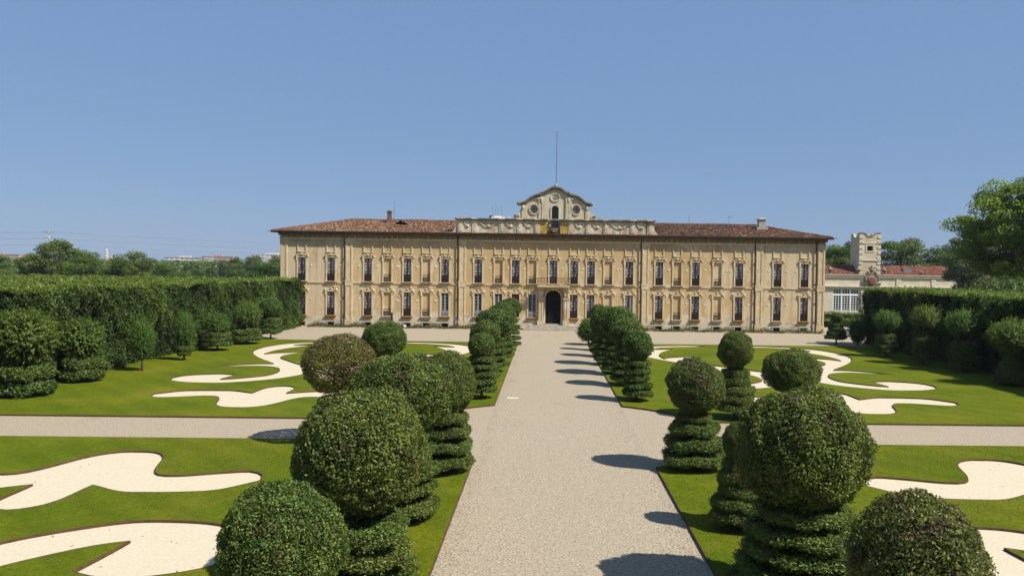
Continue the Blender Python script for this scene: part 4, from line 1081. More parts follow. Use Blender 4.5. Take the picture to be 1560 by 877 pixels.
# porch with pilasters and balcony
b = PB()
for s in (-1, 1):
    x = DX + s * (1.33 if s < 0 else 1.40)
    b.box(x - .36, x + .36, PY - .42, PY + .004, .50, 1.0); b.box(x - .28, x + .28, PY - .35, PY + .006, 1.0, 3.25); b.box(x - .34, x + .34, PY - .42, PY + .003, 3.25, 3.42)
    b.box(x - .27, x + .27, PY - .34, PY + .005, 3.42, 3.5); b.taper(x - .24, x + .24, PY - .36, PY + .002, 3.5, 4.35, 1.25); b.box(x - .36, x + .36, PY - .52, PY + .001, 4.35, 4.48)
    for q in (-1, 1): b.ball((x + q * .25, PY - .42, 4.18), .12, .1, .16, 7, 5); b.box(x + q * .14 - .04, x + q * .14 + .04, PY - .385, PY - .35, 1.05, 3.2); b.ball((x + q * .16, PY - .40, 3.72), .07, .07, .2, 6, 4)
b.ribbon([(DX - DW - .02, .62)] + arc(DX, DSP, DW + .02, 180, 0, 16) + [(DX + DW + .02, .62)], PY - .09, PY + .002, .16)
b.ball((DX, PY - .14, 4.38), .13, .12, .2, 8, 5)
b.build('portal', M['portal'])
b = PB(); b.box(DX - 1.75, DX + 1.75, PY - 1.05, PY - .003, 4.62, 4.74); b.box(DX - 1.68, DX + 1.68, PY - .95, PY - .004, 4.50, 4.62)
bal = b.build('balcony', M['trim'])
b = MB(); yf = PY - 1.0
for z in (4.76, 5.55): b.box(DX - 1.74, DX + 1.74, yf - .02, yf + .02, z, z + .045)
for s in (-1, 1):
    for z in (4.76, 5.55): b.box(DX + s * 1.72 - .02, DX + s * 1.72 + .02, yf + .021, PY - .02, z + .002, z + .043)
    for k in range(1, 5): b.box(DX + s * 1.72 - .012, DX + s * 1.72 + .012, yf + .2 * k, yf + .2 * k + .02, 4.8, 5.55)
for k in range(25):
    x = DX - 1.70 + 3.4 * k / 24; b.tube([(x, yf, 4.80), (x, yf - .07, 4.98), (x, yf - .03, 5.2), (x, yf, 5.55)], .013, 4)
for k in range(8): b.ribbon(arc(DX - 1.49 + k * .425, 5.18, .15, 0, 345, 8, .2), yf - .05, yf - .03, .02)
b = obj('balcony_railing', b.mesh('balcony_railing', M['iron']), None, bal)
# antennas, flagpole, lamp on the roof: things that stand on the palace
def rod(name, label, cat, pts, m, group=None):
    """pts: list of (path, radius)"""
    o0 = pts[0][0][0]; t = MB()
    for path, rad in pts: t.tube([tuple(np.array(p) - np.array(o0)) for p in path], rad, 6)
    return tag(t.build(name, m, None, o0), label, cat, group)
fp = empty('flagpole', (GX + .08, PY + .1, 15.52)); tag(fp, 'tall thin grey flagpole standing on top of the gable', 'flagpole')
MB().tube([(0, 0, -.1), (.03, 0, 5.75)], [.055, .04], 7).build('pole', M['steel'], fp); MB().lathe([(.16, 0), (.12, .12), (.06, .2)], 8).build('foot', M['stone'], fp); MB().ball((.03, 0, 5.78), .07, .07, .07).build('knob', M['steel'], fp)
rod('lightning_rod', 'thin rod beside the brick chimney on the left roof', 'lightning rod', [([(-17.55, 88.4, 11.6), (-17.50, 88.4, 14.1)], .025)], M['steel'])
rod('lightning_rod', 'short thin rod on the right roof near the attic end', 'lightning rod', [([(16.3, 88.4, 11.6), (16.3, 88.4, 12.9)], .025)], M['steel'])
rod('tv_antenna', 'small television antenna with crossbar on the right roof ridge', 'antenna', [([(21.0, 88.9, 11.7), (21.0, 88.9, 12.9)], .022), ([(20.85, 88.9, 12.85), (21.5, 88.9, 12.9)], .025), ([(21.2, 88.7, 12.87), (21.2, 89.1, 12.87)], .012)], M['steel'])
an = empty('antenna_cluster', (-5.35, 84.2, 11.5)); tag(an, 'white cabinet with thin aerials behind the attic parapet left of the gable', 'antenna')
MB().box(-.75, .75, -.3, .3, -.3, .62).box(-.4, .4, -.25, .25, .62, .72).build('cabinet', M['white'], an)
for dx, h in ((-.62, 1.9), (-.25, 1.95), (.0, 1.6), (.38, 1.85)): MB().tube([(dx, 0, .5), (dx, 0, h)], .022, 5).build('aerial', M['steel'], an)
MB().box(-.95, -.6, -.1, .1, .5, .75).build('box', M['dark'], an)
gl = empty('globe_camera', (3.85, 83.6, 12.0)); tag(gl, 'small white globe on a thin stalk right of the gable', 'camera')
MB().tube([(0, 0, 0), (0, 0, 1.75)], .03, 5).build('stalk', M['steel'], gl); MB().ball((0, 0, 1.9), .17, .17, .17, 10, 7).build('globe', M['white'], gl, smooth=True)

# ------------------------------------------------------------------ weeds at the foot of the palace, post, block
def tufts(name, n, xf, yf, h, m, seed, kind='stuff', zf=0.0):
    rng = np.random.default_rng(seed); X = xf(rng, n); Y = yf(rng, n)
    hh = h * rng.uniform(.4, 1.3, n) * (1 + .8 * np.sin(X * .7) * np.sin(X * 2.3 + 1))
    hh = np.abs(hh) + .04
    P = np.stack([X, Y, zf + hh * rng.uniform(.2, .9, n)], 1); N = unit(rng.normal(size=(n, 3)) + np.array([0, -.6, .3]))
    V, F = leafquads(P, N, .16, .06, .5, rng, np.tile(np.array([[0, 0, 1.]]), (n, 1)))
    return tag(obj(name, qmesh(name, V, F, np.repeat(np.clip(.45 + .25 * rng.normal(size=n), 0, 1), 4), [m])), kind=kind)
tufts('weeds', 15000, lambda r, n: np.where(r.uniform(size=n) < .55, r.uniform(-25.5, -2.4, n), r.uniform(4.2, 29.8, n)), lambda r, n: PY - .25 - np.abs(r.normal(size=n)) * .42, .34, M['weed'], 61)
pt = empty('iron_post', (-15.9, 79.3, 0)); tag(pt, 'dark slim post standing on the forecourt behind the green topiary dome', 'post')
MB().taper(-.12, .12, -.12, .12, 0, 1.75, .8).build('shaft', M['iron'], pt); MB().box(-.2, .2, -.2, .2, 0, .14).build('foot', M['iron'], pt); MB().box(-.13, .13, -.13, .13, 1.75, 1.8).build('cap', M['iron'], pt)
MB().ball((.28, 0, .22), .3, .28, .26, 8, 5).build('stone', M['coping'], pt)
sg = empty('small_sign', (-14.75, 80.6, 0)); tag(sg, 'tiny white sign on a peg among the weeds below the palace', 'sign')
MB().box(-.02, .02, -.02, .02, 0, .35).build('peg', M['steel'], sg); MB().box(-.12, .12, -.035, -.021, .25, .5).build('plate', M['white'], sg)
bk = empty('stone_block', (30.6, 79.8, 0)); tag(bk, 'low pale stone block at the right corner of the palace', 'stone block')
MB().box(-.85, .85, -.6, .6, 0, .72).build('block', M['stone'], bk); MB().box(-.95, .95, -.7, .7, .722, .85).build('slab', M['stone'], bk)
ps = tag(MB().box(-.28, .28, -.16, .16, 0, .012).build('paving_slab', M['cream'], None, (-1.62, 38.6, .001)), 'small pale slab lying in the gravel of the avenue', 'slab')

# ------------------------------------------------------------------ orangery and its tower
OY = 123.0
org = empty('orangery', (55, OY, 0)); tag(org, 'long low cream orangery with tall glazed bays and red tile roof', 'orangery')
def opart(b, name, m, parent=None, tint=False, kind=None):
    o = obj(name, b.mesh(name, m, False, tint), None, parent or org)
    o.matrix_parent_inverse = Matrix.Translation((-55, -OY, 0)) if parent is None else Matrix()
    if kind: o['kind'] = kind
    return o
ox0, ox1 = 36.0, 74.0
bays = [39.35 + 5.25 * k for k in range(-0, 7)]
bx = [44.0 - 4.2 + 0, 48.0, 53.6, 59.2, 64.8, 70.4]
b = MB(); zs0, zs1 = .45, 4.0; BW = 2.1
edges = [ox0]
for x in bx: edges += [x - BW, x + BW]
edges.append(ox1)
for k in range(0, len(edges), 2): b.box(edges[k], edges[k + 1], OY, OY + .4, 0, zs1)
b.box(ox0, ox1, OY + .001, OY + .39, zs1, 6.2)
for x in bx: b.box(x - BW, x + BW, OY + .002, OY + .38, 0, zs0)
b.box(ox0, ox1, OY + 5.5, OY + 5.9, 0, 6.2); b.box(ox0, ox0 + .4, OY + .41, OY + 5.49, 0, 6.2); b.box(ox1 - .4, ox1, OY + .41, OY + 5.49, 0, 6.2)
opart(b, 'wall', M['cream'])
b = MB(); b.box(ox0 - .1, ox1 + .1, OY - .25, OY - .001, 4.12, 4.34); b.box(ox0 - .1, ox1 + .1, OY - .35, OY - .002, 4.34, 4.46); b.box(ox0 - .1, ox1 + .1, OY - .22, OY - .001, 5.92, 6.05); b.box(ox0 - .1, ox1 + .1, OY - .3, OY + .5, 6.202, 6.32)
for x in [edges[i] for i in range(2, len(edges) - 1, 2)]: b.box(x + .2, x + 1.0, OY - .12, OY - .003, .0, 4.11); b.box(x + .25, x + .95, OY - .1, OY - .003, 4.47, 5.91)
opart(b, 'cornice', M['cream'])
for x in bx:
    f = MB()
    for k in range(3):
        a0, a1 = x - BW + k * 1.4 + .05, x - BW + (k + 1) * 1.4 - .05
        for z0, z1, nh, nv in ((zs0 + .05, 2.95, 6, 3), (3.12, zs1 - .04, 2, 3)):
            f.box(a0, a0 + .09, OY + .1, OY + .18, z0, z1); f.box(a1 - .09, a1, OY + .1, OY + .18, z0, z1); f.box(a0 + .09, a1 - .09, OY + .1, OY + .18, z0, z0 + .09); f.box(a0 + .09, a1 - .09, OY + .1, OY + .18, z1 - .09, z1)
            for q in range(1, nv): xx = a0 + (a1 - a0) * q / nv; f.box(xx - .03, xx + .03, OY + .11, OY + .17, z0 + .09, z1 - .09)
            for q in range(1, nh): zz = z0 + (z1 - z0) * q / nh; f.box(a0 + .09, a1 - .09, OY + .115, OY + .165, zz - .025, zz + .025)
    for k in range(4): xx = x - BW + k * 1.4; f.box(max(xx - .05, x - BW), min(xx + .05, x + BW), OY + .06, OY + .2, zs0, zs1)
    for k in range(3): f.box(x - BW + k * 1.4 + .05, x - BW + (k + 1) * 1.4 - .05, OY + .065, OY + .195, 2.951, 3.119)
    wn = opart(f, 'window', M['white'])
    g = MB().box(x - BW, x + BW, OY + .21, OY + .23, zs0, zs1); gm = g.mesh('pane', M['glass_dark']); go = obj('pane', gm, None, wn)
b = MB(); b.tc = .5
RA, RB = OY + .6, OY + 3.6
b.quad((ox0, OY + .3, 6.0), (ox1, OY + .3, 6.0), (ox1, OY + 3.4, 7.72), (ox0, OY + 3.4, 7.72)); b.quad((ox1, OY + 6.2, 6.0), (ox0, OY + 6.2, 6.0), (ox0, OY + 3.4, 7.72), (ox1, OY + 3.4, 7.72))
b.add([(ox0, OY + .3, 6.0), (ox0, OY + 3.4, 7.72), (ox0, OY + 6.2, 6.0)], [(0, 1, 2)]); b.add([(ox1, OY + .3, 6.0), (ox1, OY + 6.2, 6.0), (ox1, OY + 3.4, 7.72)], [(0, 1, 2)])
opart(b, 'roof', M['tile_red'], tint=True)
V = []; F = []; T = []
uy = np.array([0, 3.1, 1.72]); L = np.linalg.norm(uy); uy = uy / L; nn = np.array([0, -uy[2], uy[1]])
for c in range(int((ox1 - ox0) / .34)):
    for r in range(9):
        p = np.array([ox0 + (c + .5) * .34, OY + .3, 6.0]) + uy * (r * L / 9) + nn * (.03 + rr.uniform(0, .02)); q = p + uy * (L / 9 + .08); k = len(V); u = np.array([.17, 0, 0])
        for s_ in (p, q): V += [s_ - u, s_ - u * .5 + nn * .09, s_ + u * .5 + nn * .09, s_ + u]
        F += [(k, k + 1, k + 5, k + 4), (k + 1, k + 2, k + 6, k + 5), (k + 2, k + 3, k + 7, k + 6)]; T += [np.clip(rr.normal(.5, .28), 0, 1)] * 8
o = obj('roof_tile', qmesh('roof_tile', np.array(V), np.array(F), T, [M['tile_red']]), None, org); o.matrix_parent_inverse = Matrix.Translation((-55, -OY, 0)); o['kind'] = 'stuff'
b = MB(); b.box(67.6, 68.1, OY + 2.3, OY + 2.8, 6.9, 7.75); b.box(67.5, 68.2, OY + 2.2, OY + 2.9, 7.75, 7.85); opart(b, 'chimney', M['steel'])
b = MB(); b.box(57.8, 59.2, OY + 1.6, OY + 2.6, 6.6, 7.35); opart(b, 'skylight', M['steel'])
# tower
tw = empty('tower', (53.25, 128.5, 0)); tag(tw, 'square cream tower with swept corner horns rising behind the orangery', 'tower')
def tpart(b, name, m, parent=None):
    o = obj(name, b.mesh(name, m), None, parent or tw)
    if parent is None: o.matrix_parent_inverse = Matrix.Translation((-53.25, -128.5, 0))
    return o
tx0, tx1, ty0, ty1, tz = 51.55, 54.95, 127.0, 130.6, 12.2
b = MB(); wx0, wx1, wz0, wz1 = 52.75, 53.75, 10.15, 10.95
for x0, x1, z0, z1 in ((tx0, wx0, 0, tz), (wx1, tx1, 0, tz), (wx0, wx1, 0, wz0), (wx0, wx1, wz1, tz)): b.quad((x0, ty0, z0), (x1, ty0, z0), (x1, ty0, z1), (x0, ty0, z1))
for p in (((wx0, wz0), (wx0, wz1)), ((wx0, wz1), (wx1, wz1)), ((wx1, wz1), (wx1, wz0)), ((wx1, wz0), (wx0, wz0))):
    (a, c), (d, e) = p; b.quad((a, ty0, c), (d, ty0, e), (d, ty0 + .5, e), (a, ty0 + .5, c))
b.quad((tx0, ty0, 0), (tx0, ty0, tz), (tx0, ty1, tz), (tx0, ty1, 0)); b.quad((tx1, ty0, 0), (tx1, ty1, 0), (tx1, ty1, tz), (tx1, ty0, tz)); b.quad((tx0, ty1, 0), (tx0, ty1, tz), (tx1, ty1, tz), (tx1, ty1, 0)); b.quad((tx0, ty0, tz - .1), (tx1, ty0, tz - .1), (tx1, ty1, tz - .1), (tx0, ty1, tz - .1))
tpart(b, 'wall', M['tower'])
b = MB(); b.box(wx0 - .05, wx1 + .05, ty0 + .5, ty0 + .6, wz0 - .05, wz1 + .05); tpart(b, 'window', M['dark'])
b = MB()
for s, x in ((0, tx0), (1, tx1)):
    for k in range(15):
        if k % 2: continue
        z = 6.3 + k * .42; x0, x1 = (x - .05, x + .5) if s == 0 else (x - .5, x + .05); b = MB(); b.box(x0, x1, ty0 - .08, ty0 + .003, z, z + .40); tpart(b, 'quoin', M['cream'])
b = MB(); b.box(tx0 - .1, tx1 + .1, ty0 - .12, ty0 + .002, 8.55, 8.75); b.box(tx0 - .06, tx1 + .06, ty0 - .08, ty0 + .004, 11.3, 11.42)
b.box(wx0 - .22, wx0, ty0 - .07, ty0 + .002, wz0 - .2, wz1 + .2); b.box(wx1, wx1 + .22, ty0 - .07, ty0 + .002, wz0 - .2, wz1 + .2); b.box(wx0, wx1, ty0 - .065, ty0 + .002, wz1, wz1 + .2); b.box(wx0, wx1, ty0 - .065, ty0 + .002, wz0 - .2, wz0)
tpart(b, 'moulding', M['cream'])
def horn(x0, x1):
    w_ = x1 - x0; prof = ((0, .78), (.10, .80), (.20, .78), (.27, .66), (.33, .40), (.38, .24), (.45, .18), (.55, .18), (.62, .24), (.67, .40), (.73, .66), (.80, .78), (.90, .80), (1, .78))
    return [(x0, tz - .02)] + [(x0 + w_ * t, tz + z) for t, z in prof] + [(x1, tz - .02)]
for y in (ty0 + .12, ty1 - .12):
    o = obj('parapet', fill('parapet', [horn(tx0, tx1)], 0, .12, y, M['tower']), None, tw); o.matrix_parent_inverse = Matrix.Translation((-53.25, -128.5, 0))
for x in (tx0 + .12, tx1 - .12):
    me = fill('parapet', [horn(ty0 + .25, ty1 - .25)], 0, .119, 0, M['tower'])
    me.transform(Matrix.Translation((x, 0, 0)) @ Matrix(((0, 1, 0, 0), (1, 0, 0, 0), (0, 0, 1, 0), (0, 0, 0, 1)))); me.flip_normals()
    o = obj('parapet', me, None, tw); o.matrix_parent_inverse = Matrix.Translation((-53.25, -128.5, 0))
for y in (ty0,):
    b = MB(); b.ribbon(horn(tx0 - .04, tx1 + .04)[1:-1], y - .08, y + .3, .09); tpart(b, 'coping', M['coping'])
b = MB(); b.lathe([(.12, 0), (.3, .25), (.32, .45), (.15, .7)], 8, (53.2, 128.6, 12.2)); tpart(b, 'chimney_pot', M['chim'])
tw.location = (52.02, 125.4, 0)
# roundel with scrolls and urns on the orangery parapet
X0 = 51.95
b = MB(); b.ball((X0, OY - .25, 5.35), .95, .2, .95, 16, 8); 
for s in (-1, 1): b.ribbon([(X0 + s * (1.15 + .32 * math.cos(R(t)) * (1 - t / 800)), 4.75 + .32 * math.sin(R(t)) * (1 - t / 800)) for t in range(0, 540, 40)], OY - .4, OY - .1, .1); b.ball((X0 + s * 1.0, OY - .25, 5.7), .25, .2, .5, 8, 5); b.ball((X0 + s * .6, OY - .2, 6.6), .3, .25, .35, 8, 5); b.ball((X0 + s * .85, OY - .2, 6.2), .2, .2, .4, 7, 5)
b.box(X0 - .5, X0 + .5, OY - .3, OY + .2, 6.2, 6.9); b.ball((X0, OY - .15, 7.1), .42, .3, .35, 8, 5); b.ball((X0, OY - .15, 7.55), .25, .22, .28, 8, 5)
for s in (-1, 1): b.ball((X0 + s * .42, OY - .15, 7.4), .22, .2, .16, 7, 4)
car = opart(b, 'cartouche', M['urn'])
b = MB(); b.lathe([(.62, 0), (.62, .06), (.5, .1), (.3, .12)], 20, (0, 0, 0)); me = b.mesh('roundel', M['tile_red']); me.transform(Matrix.Translation((X0, OY - .42, 5.35)) @ Matrix.Rotation(R(90), 4, 'X'))
ob = obj('roundel', me, None, car)
t0 = me.attributes.new('tint', 'FLOAT', 'POINT'); t0.data.foreach_set('value', np.full(len(me.vertices), .75, np.float32))
for q, (x, lb) in enumerate(((49.9, 'stone urn on the orangery parapet left of the roundel'), (54.0, 'stone urn on the orangery parapet right of the roundel'), (45.4, 'stone urn on the orangery parapet beside the palace corner'), (60.0, 'stone urn on the orangery parapet amid its long right stretch'))):
    h_ = 1.0 if q != 3 else .6
    u = empty('urn', (x, OY + .1, 6.32)); tag(u, lb, 'urn', 'urns on the orangery parapet')
    MB().box(-.28, .28, -.28, .28, 0, .18 * h_).build('foot', M['urn'], u); MB().lathe([(.1, .18 * h_), (.14, .3 * h_), (.42, .62 * h_), (.46, .8 * h_), (.3, .92 * h_), (.16, 1.12 * h_), (.03, 1.35 * h_)], 10).build('vase', M['urn'], u, smooth=True)

# ------------------------------------------------------------------ trees
def tree_meshes(seed, H, Rr, base, ncl, nl, leaf, lm, flat=1.0, spread=.30):
    rng = np.random.default_rng(seed)
    D = sph(ncl, rng); rad = rng.uniform(.35, 1.0, ncl) ** .6
    ch = (H - base) / 2; cz = base + ch
    Cc = D * rad[:, None] * np.array([Rr * .82, Rr * .82, ch * .84 * flat]); Cc[:, 2] += cz
    Cc += wob(D, seed, .25, 2)[:, None] * D * Rr * .3
    cr = Rr * spread * rng.uniform(.6, 1.25, ncl)
    idx = np.repeat(np.arange(ncl), nl); n = len(idx); d = sph(n, rng); d[:, 2] = d[:, 2] * .75 + .12
    P = Cc[idx] + d * (cr[idx] * rng.uniform(.55, 1.08, n))[:, None] * np.array([1, 1, .72])
    P[:, 2] = np.maximum(P[:, 2], base * .7)
    V, F = leafquads(P, unit(d + np.array([0, 0, .4])), leaf, leaf * .6, .75, rng)
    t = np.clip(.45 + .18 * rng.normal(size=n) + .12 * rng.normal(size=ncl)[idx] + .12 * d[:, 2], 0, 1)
    crown = qmesh('crown', V, F, np.repeat(t, 4), [lm])
    b = MB(); r0 = H * .022
    b.tube([(0, 0, -.2), (.05, 0, base * .5), (-.05, .05, base), (.1, 0, cz), (0, 0, H * .82)], [r0 * 1.5, r0, r0 * .85, r0 * .5, r0 * .12], 8, False)
    for k in range(min(ncl, 26)):
        c = Cc[k]; z0 = base * .7 + (cz - base * .7) * rng.uniform(0, .9)
        b.tube([(0, 0, z0), tuple(np.array([c[0] * .45, c[1] * .45, z0 + (c[2] - z0) * .35])), tuple(c)], [r0 * .42, r0 * .25, r0 * .06], 5, False)
    return crown, b.mesh('trunk', M['bark'])
def tree(ms, label, x, y, s, rz=0.0, group=None, name='tree', sz=None):
    r = empty(name, (x, y, 0), rz); tag(r, label, 'tree', group)
    obj('trunk', ms[1], None, r, sc=(s, s, sz or s)); obj('crown', ms[0], None, r, sc=(s, s, sz or s)); return r
BIG = tree_meshes(201, 16.6, 7.4, 3.0, 210, 420, .24, M['tree_big'], spread=.17)
MID = [tree_meshes(211 + i, 10, 4.4, 1.4, 70, 260, .27, M['tree'], spread=.30) for i in range(3)]
LIT = [tree_meshes(221 + i, 8, 4.2, .8, 60, 240, .25, M['tree_light'], spread=.36) for i in range(2)]
BLU = tree_meshes(231, 13.6, 4.4, 2.6, 90, 280, .25, M['tree_blue'], spread=.28)
BSH = tree_meshes(241, 7, 3.6, .6, 70, 300, .19, M['tree_light'], spread=.36)
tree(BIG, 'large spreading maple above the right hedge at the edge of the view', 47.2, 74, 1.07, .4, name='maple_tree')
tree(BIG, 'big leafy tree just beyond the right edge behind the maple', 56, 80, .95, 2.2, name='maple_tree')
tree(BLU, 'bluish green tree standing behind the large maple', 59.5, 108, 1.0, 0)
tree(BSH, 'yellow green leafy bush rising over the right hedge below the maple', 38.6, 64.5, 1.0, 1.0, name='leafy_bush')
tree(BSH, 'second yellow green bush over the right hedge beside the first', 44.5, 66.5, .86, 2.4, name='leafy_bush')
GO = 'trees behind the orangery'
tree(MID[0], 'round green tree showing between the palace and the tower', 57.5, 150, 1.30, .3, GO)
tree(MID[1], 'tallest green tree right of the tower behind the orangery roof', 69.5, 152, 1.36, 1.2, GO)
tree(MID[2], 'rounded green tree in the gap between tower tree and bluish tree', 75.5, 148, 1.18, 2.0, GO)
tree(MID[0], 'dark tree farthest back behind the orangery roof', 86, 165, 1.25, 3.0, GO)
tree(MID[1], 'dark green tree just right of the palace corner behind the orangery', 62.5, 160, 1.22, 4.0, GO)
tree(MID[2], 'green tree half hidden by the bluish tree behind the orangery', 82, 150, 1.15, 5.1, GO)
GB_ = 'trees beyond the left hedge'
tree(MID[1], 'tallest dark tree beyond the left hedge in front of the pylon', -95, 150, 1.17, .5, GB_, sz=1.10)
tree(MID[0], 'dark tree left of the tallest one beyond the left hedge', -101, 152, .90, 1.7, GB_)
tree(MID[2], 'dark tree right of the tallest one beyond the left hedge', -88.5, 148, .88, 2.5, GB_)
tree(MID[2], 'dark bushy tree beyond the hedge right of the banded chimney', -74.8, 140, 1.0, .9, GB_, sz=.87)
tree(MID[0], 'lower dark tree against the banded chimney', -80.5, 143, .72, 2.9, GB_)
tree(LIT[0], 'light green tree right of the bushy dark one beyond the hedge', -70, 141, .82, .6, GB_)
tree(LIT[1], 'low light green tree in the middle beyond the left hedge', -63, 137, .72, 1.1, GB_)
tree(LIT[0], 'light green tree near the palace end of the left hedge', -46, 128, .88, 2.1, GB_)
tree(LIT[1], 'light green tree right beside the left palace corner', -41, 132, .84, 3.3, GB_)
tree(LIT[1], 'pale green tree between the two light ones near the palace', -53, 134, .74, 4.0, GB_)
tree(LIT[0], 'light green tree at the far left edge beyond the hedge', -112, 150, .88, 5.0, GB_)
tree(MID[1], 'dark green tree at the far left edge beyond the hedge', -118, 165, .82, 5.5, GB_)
GF = 'far clump of bluish trees before the city'
for k, (x, y, s, lb) in enumerate(((-128, 318, 1.02, 'second from the left, broad top'), (-119, 312, 1.05, 'in the middle'), (-111, 316, 1.06, 'second from the right, tallest'), (-104, 310, .98, 'nearest the palace'), (-135, 325, .86, 'lowest, at the left end'))):
    tree(MID[k % 3], 'tree of the distant bluish clump, ' + lb, x, y, s, k * 1.3, GF)
# far-off wood along the horizon
def wood(name, x0, x1, y0, y1, h, n, seed, m):
    rng = np.random.default_rng(seed); nc = n // 60
    cx = rng.uniform(x0, x1, nc); cy = rng.uniform(y0, y1, nc); cz = h * rng.uniform(.25, .9, nc); idx = np.repeat(np.arange(nc), 60); d = sph(len(idx), rng)
    P = np.stack([cx[idx], cy[idx], cz[idx]], 1) + d * np.array([3.6, 3.6, 2.3]); P[:, 2] = np.maximum(P[:, 2], .1)
    V, F = leafquads(P, unit(d + np.array([0, -.3, .5])), 1.5, 1.0, .6, rng)
    tag(obj(name, qmesh(name, V, F, np.repeat(np.clip(.45 + .2 * rng.normal(size=len(idx)) + .2 * rng.normal(size=nc)[idx], 0, 1), 4), [m])), kind='stuff')
wood('distant_wood', -330, -70, 330, 420, 6.6, 90000, 71, M['tree'])
wood('distant_wood', -900, 900, 700, 860, 9.0, 90000, 72, M['tree'])
wood('distant_wood', 60, 330, 200, 300, 8.0, 60000, 73, M['tree'])

# ------------------------------------------------------------------ the far city, pylon and wires
def block(name, label, x, y, w_, d, h, m, floors, cat='building', setback=True):
    r = empty(name, (x, y, 0)); tag(r, label, cat)
    MB().box(-w_ / 2, w_ / 2, 0, d, 0, h).build('wall', m, r)
    MB().box(-w_ / 2 - .6, w_ / 2 + .6, -.6, d + .6, h + .01, h + .7).build('roof', M['haze_brick'] if setback else M['haze_wall'], r)
    MB().box(-w_ * .18, w_ * .12, d * .3, d * .6, h + .71, h + 3).build('stair_house', m, r)
    n = max(3, int(w_ / 7)); fh = h / floors
    wm = MB()
    for q in range(floors):
        z = q * fh + fh * .3
        if z < 5: continue
        for k in range(n): x0 = -w_ / 2 + w_ * (k + .25) / n; wm.box(x0, x0 + w_ / n * .5, -.12, .05, z, z + fh * .45)
    wm.build('window', M['steel'], r)['kind'] = 'stuff'
    bm_ = MB()
    for q in range(2, floors): bm_.box(-w_ * .42, -w_ * .1, -1.3, -.01, q * fh - .1, q * fh + .9)
    bm_.build('balcony', M['white'], r)
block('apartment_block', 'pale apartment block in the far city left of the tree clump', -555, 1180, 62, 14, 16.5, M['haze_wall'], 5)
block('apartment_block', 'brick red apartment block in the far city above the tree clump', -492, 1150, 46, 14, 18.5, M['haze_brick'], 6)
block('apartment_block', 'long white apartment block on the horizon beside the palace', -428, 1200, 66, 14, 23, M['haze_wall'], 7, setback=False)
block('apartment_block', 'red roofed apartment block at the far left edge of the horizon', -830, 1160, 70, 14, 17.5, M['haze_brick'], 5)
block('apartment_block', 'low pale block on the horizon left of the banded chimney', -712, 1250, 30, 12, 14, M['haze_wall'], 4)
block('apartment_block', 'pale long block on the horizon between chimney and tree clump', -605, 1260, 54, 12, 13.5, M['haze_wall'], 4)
ch = empty('banded_chimney', (-686, 1200, 0)); tag(ch, 'far red and white banded chimney tower on the left horizon', 'chimney')
for k in range(7): MB().lathe([(2.6 - .12 * k, 4.2 * k), (2.6 - .12 * (k + 1), 4.2 * (k + 1) - .01)], 12).build('band', M['haze_brick'] if k in (3, 5) else M['haze_wall'], ch)
MB().lathe([(3.0, 22), (3.0, 23)], 12).build('platform', M['white'], ch); MB().tube([(0, 0, 29), (0, 0, 33)], .3, 5).build('mast', M['steel'], ch)
py = empty('power_pylon', (-388, 600, 0)); tag(py, 'tall grey lattice power pylon above the dark trees on the left', 'pylon')
def pylon_body():
    b = MB(); lv = [0, 6, 11.5, 16.5, 21, 25, 28.5, 32]
    wd = lambda z: 3.2 * (1 - z / 34) + .25
    for sx in (-1, 1):
        for sy in (-1, 1): b.tube([(sx * wd(z), sy * wd(z), z) for z in lv], .14, 4)
    for z0, z1 in zip(lv[:-1], lv[1:]):
        for s in (-1, 1):
            b.tube([(-wd(z0), s * wd(z0), z0), (wd(z1), s * wd(z1), z1)], .09, 4); b.tube([(wd(z0), s * wd(z0), z0), (-wd(z1), s * wd(z1), z1)], .09, 4)
            b.tube([(s * wd(z0), -wd(z0), z0), (s * wd(z1), wd(z1), z1)], .09, 4); b.tube([(-wd(z1), s * wd(z1), z1), (wd(z1), s * wd(z1), z1)], .09, 4)
    return b
pylon_body().build('lattice', M['steel'], py)
ARM = MB()
for s in (-1, 1): ARM.tube([(0, s * .5, 0), (4.6, 0, .1)], .10, 4); ARM.tube([(0, s * .5, 0), (-4.6, 0, .1)], .10, 4)
ARM.tube([(0, 0, .9), (4.6, 0, .1)], .09, 4); ARM.tube([(0, 0, .9), (-4.6, 0, .1)], .09, 4)
ARMM = ARM.mesh('crossarm', M['steel'])
for z in (20.5, 25.2, 30.0): obj('crossarm', ARMM, None, py, (0, 0, z))
def wire(label, z, sx):
    P = []
    A = np.array([-1250, 250 + sx * 3, z + 2.0]); B = np.array([-388 + sx * 4.5, 600, z]); C_ = np.array([260, 980 + sx * 3, z + 3])
    for a, c, sag in ((A, B, 9), (B, C_, 7)):
        for k in range(24): t = k / 24; p = a + (c - a) * t; P.append((p[0], p[1], p[2] - 4 * sag * t * (1 - t)))
    P.append(tuple(C_)); t = MB().tube([tuple(np.array(p) - P[0]) for p in P], .10, 4)
    tag(t.build('power_line', M['steel'], None, P[0]), label, 'power line', 'power lines across the left sky')
wire('topmost power line running from the pylon towards the palace', 30.0, 1)
wire('middle power line running from the pylon towards the palace', 25.2, 1)
wire('lowest power line running from the pylon towards the palace', 20.5, 1)

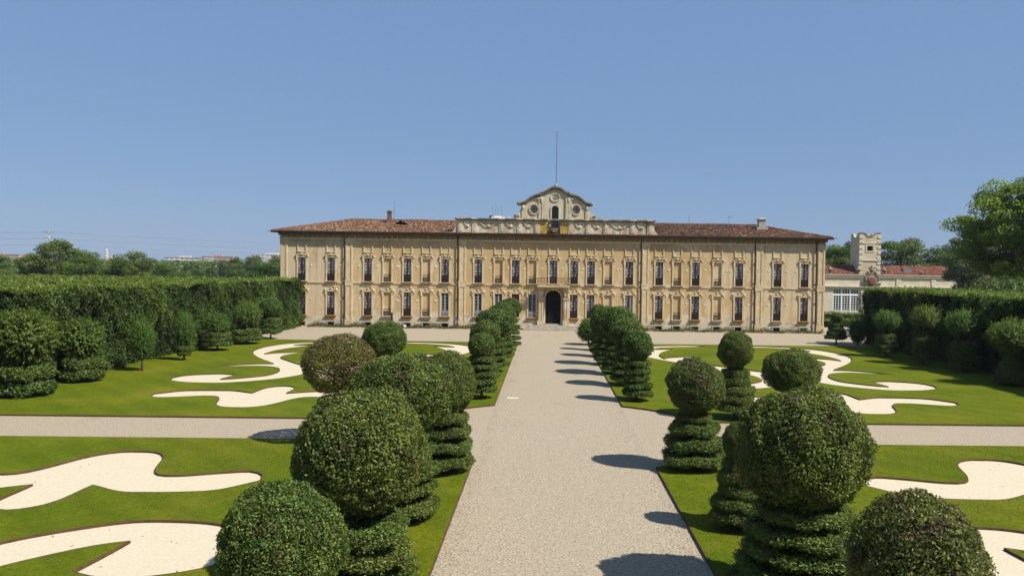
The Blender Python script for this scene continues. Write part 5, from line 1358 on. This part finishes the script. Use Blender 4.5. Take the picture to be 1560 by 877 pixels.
# ------------------------------------------------------------------ grass blades and stray leaves
def grass(n, x0, x1, y0, y1, seed, h):
    rng = np.random.default_rng(seed)
    u = rng.uniform(size=n); Y = y0 + (y1 - y0) * u ** 1.3; X = rng.uniform(x0, x1, n); P = np.stack([X, Y], 1)
    keep = np.zeros(n, bool)
    for q in LAWN_OUT: keep |= inside(P, q)
    for q in HOLES: keep &= ~inside(P, q)
    P = P[keep]; n = len(P); a = rng.uniform(0, 6.28, n); hh = h * rng.uniform(.5, 1.4, n); ww = .010 * rng.uniform(.7, 1.6, n)
    base = np.stack([P[:, 0], P[:, 1], np.full(n, LZ - .003)], 1); s = np.stack([np.cos(a), np.sin(a), a * 0], 1) * ww[:, None]
    lean = np.stack([rng.normal(size=n) * .5, rng.normal(size=n) * .5, np.ones(n)], 1) * hh[:, None]
    V = np.stack([base - s, base + s, base + lean], 1).reshape(-1, 3); F = np.arange(3 * n).reshape(n, 3)
    t = np.clip(.5 + .22 * rng.normal(size=n), 0, 1)
    tag(obj('grass', qmesh('grass', V, F, np.repeat(t, 3), [M['blade']])), kind='stuff')
grass(240000, -16, 18, 12.5, 29, 301, .017)
def litter(n, seed):
    rng = np.random.default_rng(seed); s = rng.integers(0, 2, n); d = np.abs(rng.normal(size=n)) * .35
    X = np.where(s == 0, AVL + d + .03, AVR - d - .03); Y = 12 + 54 * rng.uniform(size=n) ** 1.6
    P = np.stack([X, Y, np.full(n, .012)], 1); N = unit(np.stack([rng.normal(size=n) * .3, rng.normal(size=n) * .3, np.ones(n)], 1))
    V, F = leafquads(P, N, 0.034, .02, .2, rng)
    tag(obj('leaf_litter', qmesh('leaf_litter', V, F, np.repeat(rng.uniform(0, .6, n), 4), [M['leaf_brown']])), kind='stuff')
litter(3500, 305)
def twigs(n, seed):
    rng = np.random.default_rng(seed); P = np.stack([rng.uniform(-22, 23, n), rng.uniform(12, 45, n)], 1); k = np.zeros(n, bool)
    for q in HOLES: k |= inside(P, q)
    P = P[k]; n = len(P); P3 = np.stack([P[:, 0], P[:, 1], np.full(n, BZ + .008)], 1)
    N = unit(np.stack([rng.normal(size=n) * .2, rng.normal(size=n) * .2, np.ones(n)], 1)); V, F = leafquads(P3, N, .09, .022, .2, rng)
    tag(obj('twigs', qmesh('twigs', V, F, np.repeat(rng.uniform(0, .5, n), 4), [M['leaf_brown']])), kind='stuff')
twigs(900, 307)
def pebbles(n, seed):
    rng = np.random.default_rng(seed); X = rng.uniform(AVL + .05, AVR - .05, n); Y = 13 + 24 * rng.uniform(size=n) ** 1.5; r = .011 * rng.uniform(.6, 1.7, n)
    o6 = np.array([[1, 0, 0], [0, 1, 0], [-1, 0, 0], [0, -1, 0], [0, 0, .8]], float); f = np.array([[0, 1, 4], [1, 2, 4], [2, 3, 4], [3, 0, 4]])
    V = (np.stack([X, Y, np.zeros(n)], 1)[:, None, :] + o6[None] * (r[:, None, None] * rng.uniform(.7, 1.3, (n, 1, 3)))).reshape(-1, 3)
    F = (f[None] + 5 * np.arange(n)[:, None, None]).reshape(-1, 3)
    tag(obj('pebbles', qmesh('pebbles', V, F, np.repeat(rng.uniform(0, 1, n), 5), [M['pebble']])), kind='stuff')
m, n_, p, o = mat('pebble'); n_.links.new(ramp(n_, attr(n_), [(0, (.13, .11, .085)), (.5, (.28, .235, .17)), (1, (.44, .385, .29))]), p.inputs['Base Color']); p.inputs['Roughness'].default_value = .9; M['pebble'] = m
pebbles(42000, 306)

# ------------------------------------------------------------------ summer haze
hm = bpy.data.materials.new('haze_air'); hm.use_nodes = True
hn = hm.node_tree; hn.nodes.clear(); ho = hn.nodes.new('ShaderNodeOutputMaterial'); pv = hn.nodes.new('ShaderNodeVolumePrincipled')
pv.inputs['Color'].default_value = (.80, .88, 1.0, 1); pv.inputs['Density'].default_value = .00011
hn.links.new(pv.outputs[0], ho.inputs['Volume'])
tag(MB().box(-1500, 1500, -100, 1600, -1.05, 38).build('haze', hm), kind='stuff')
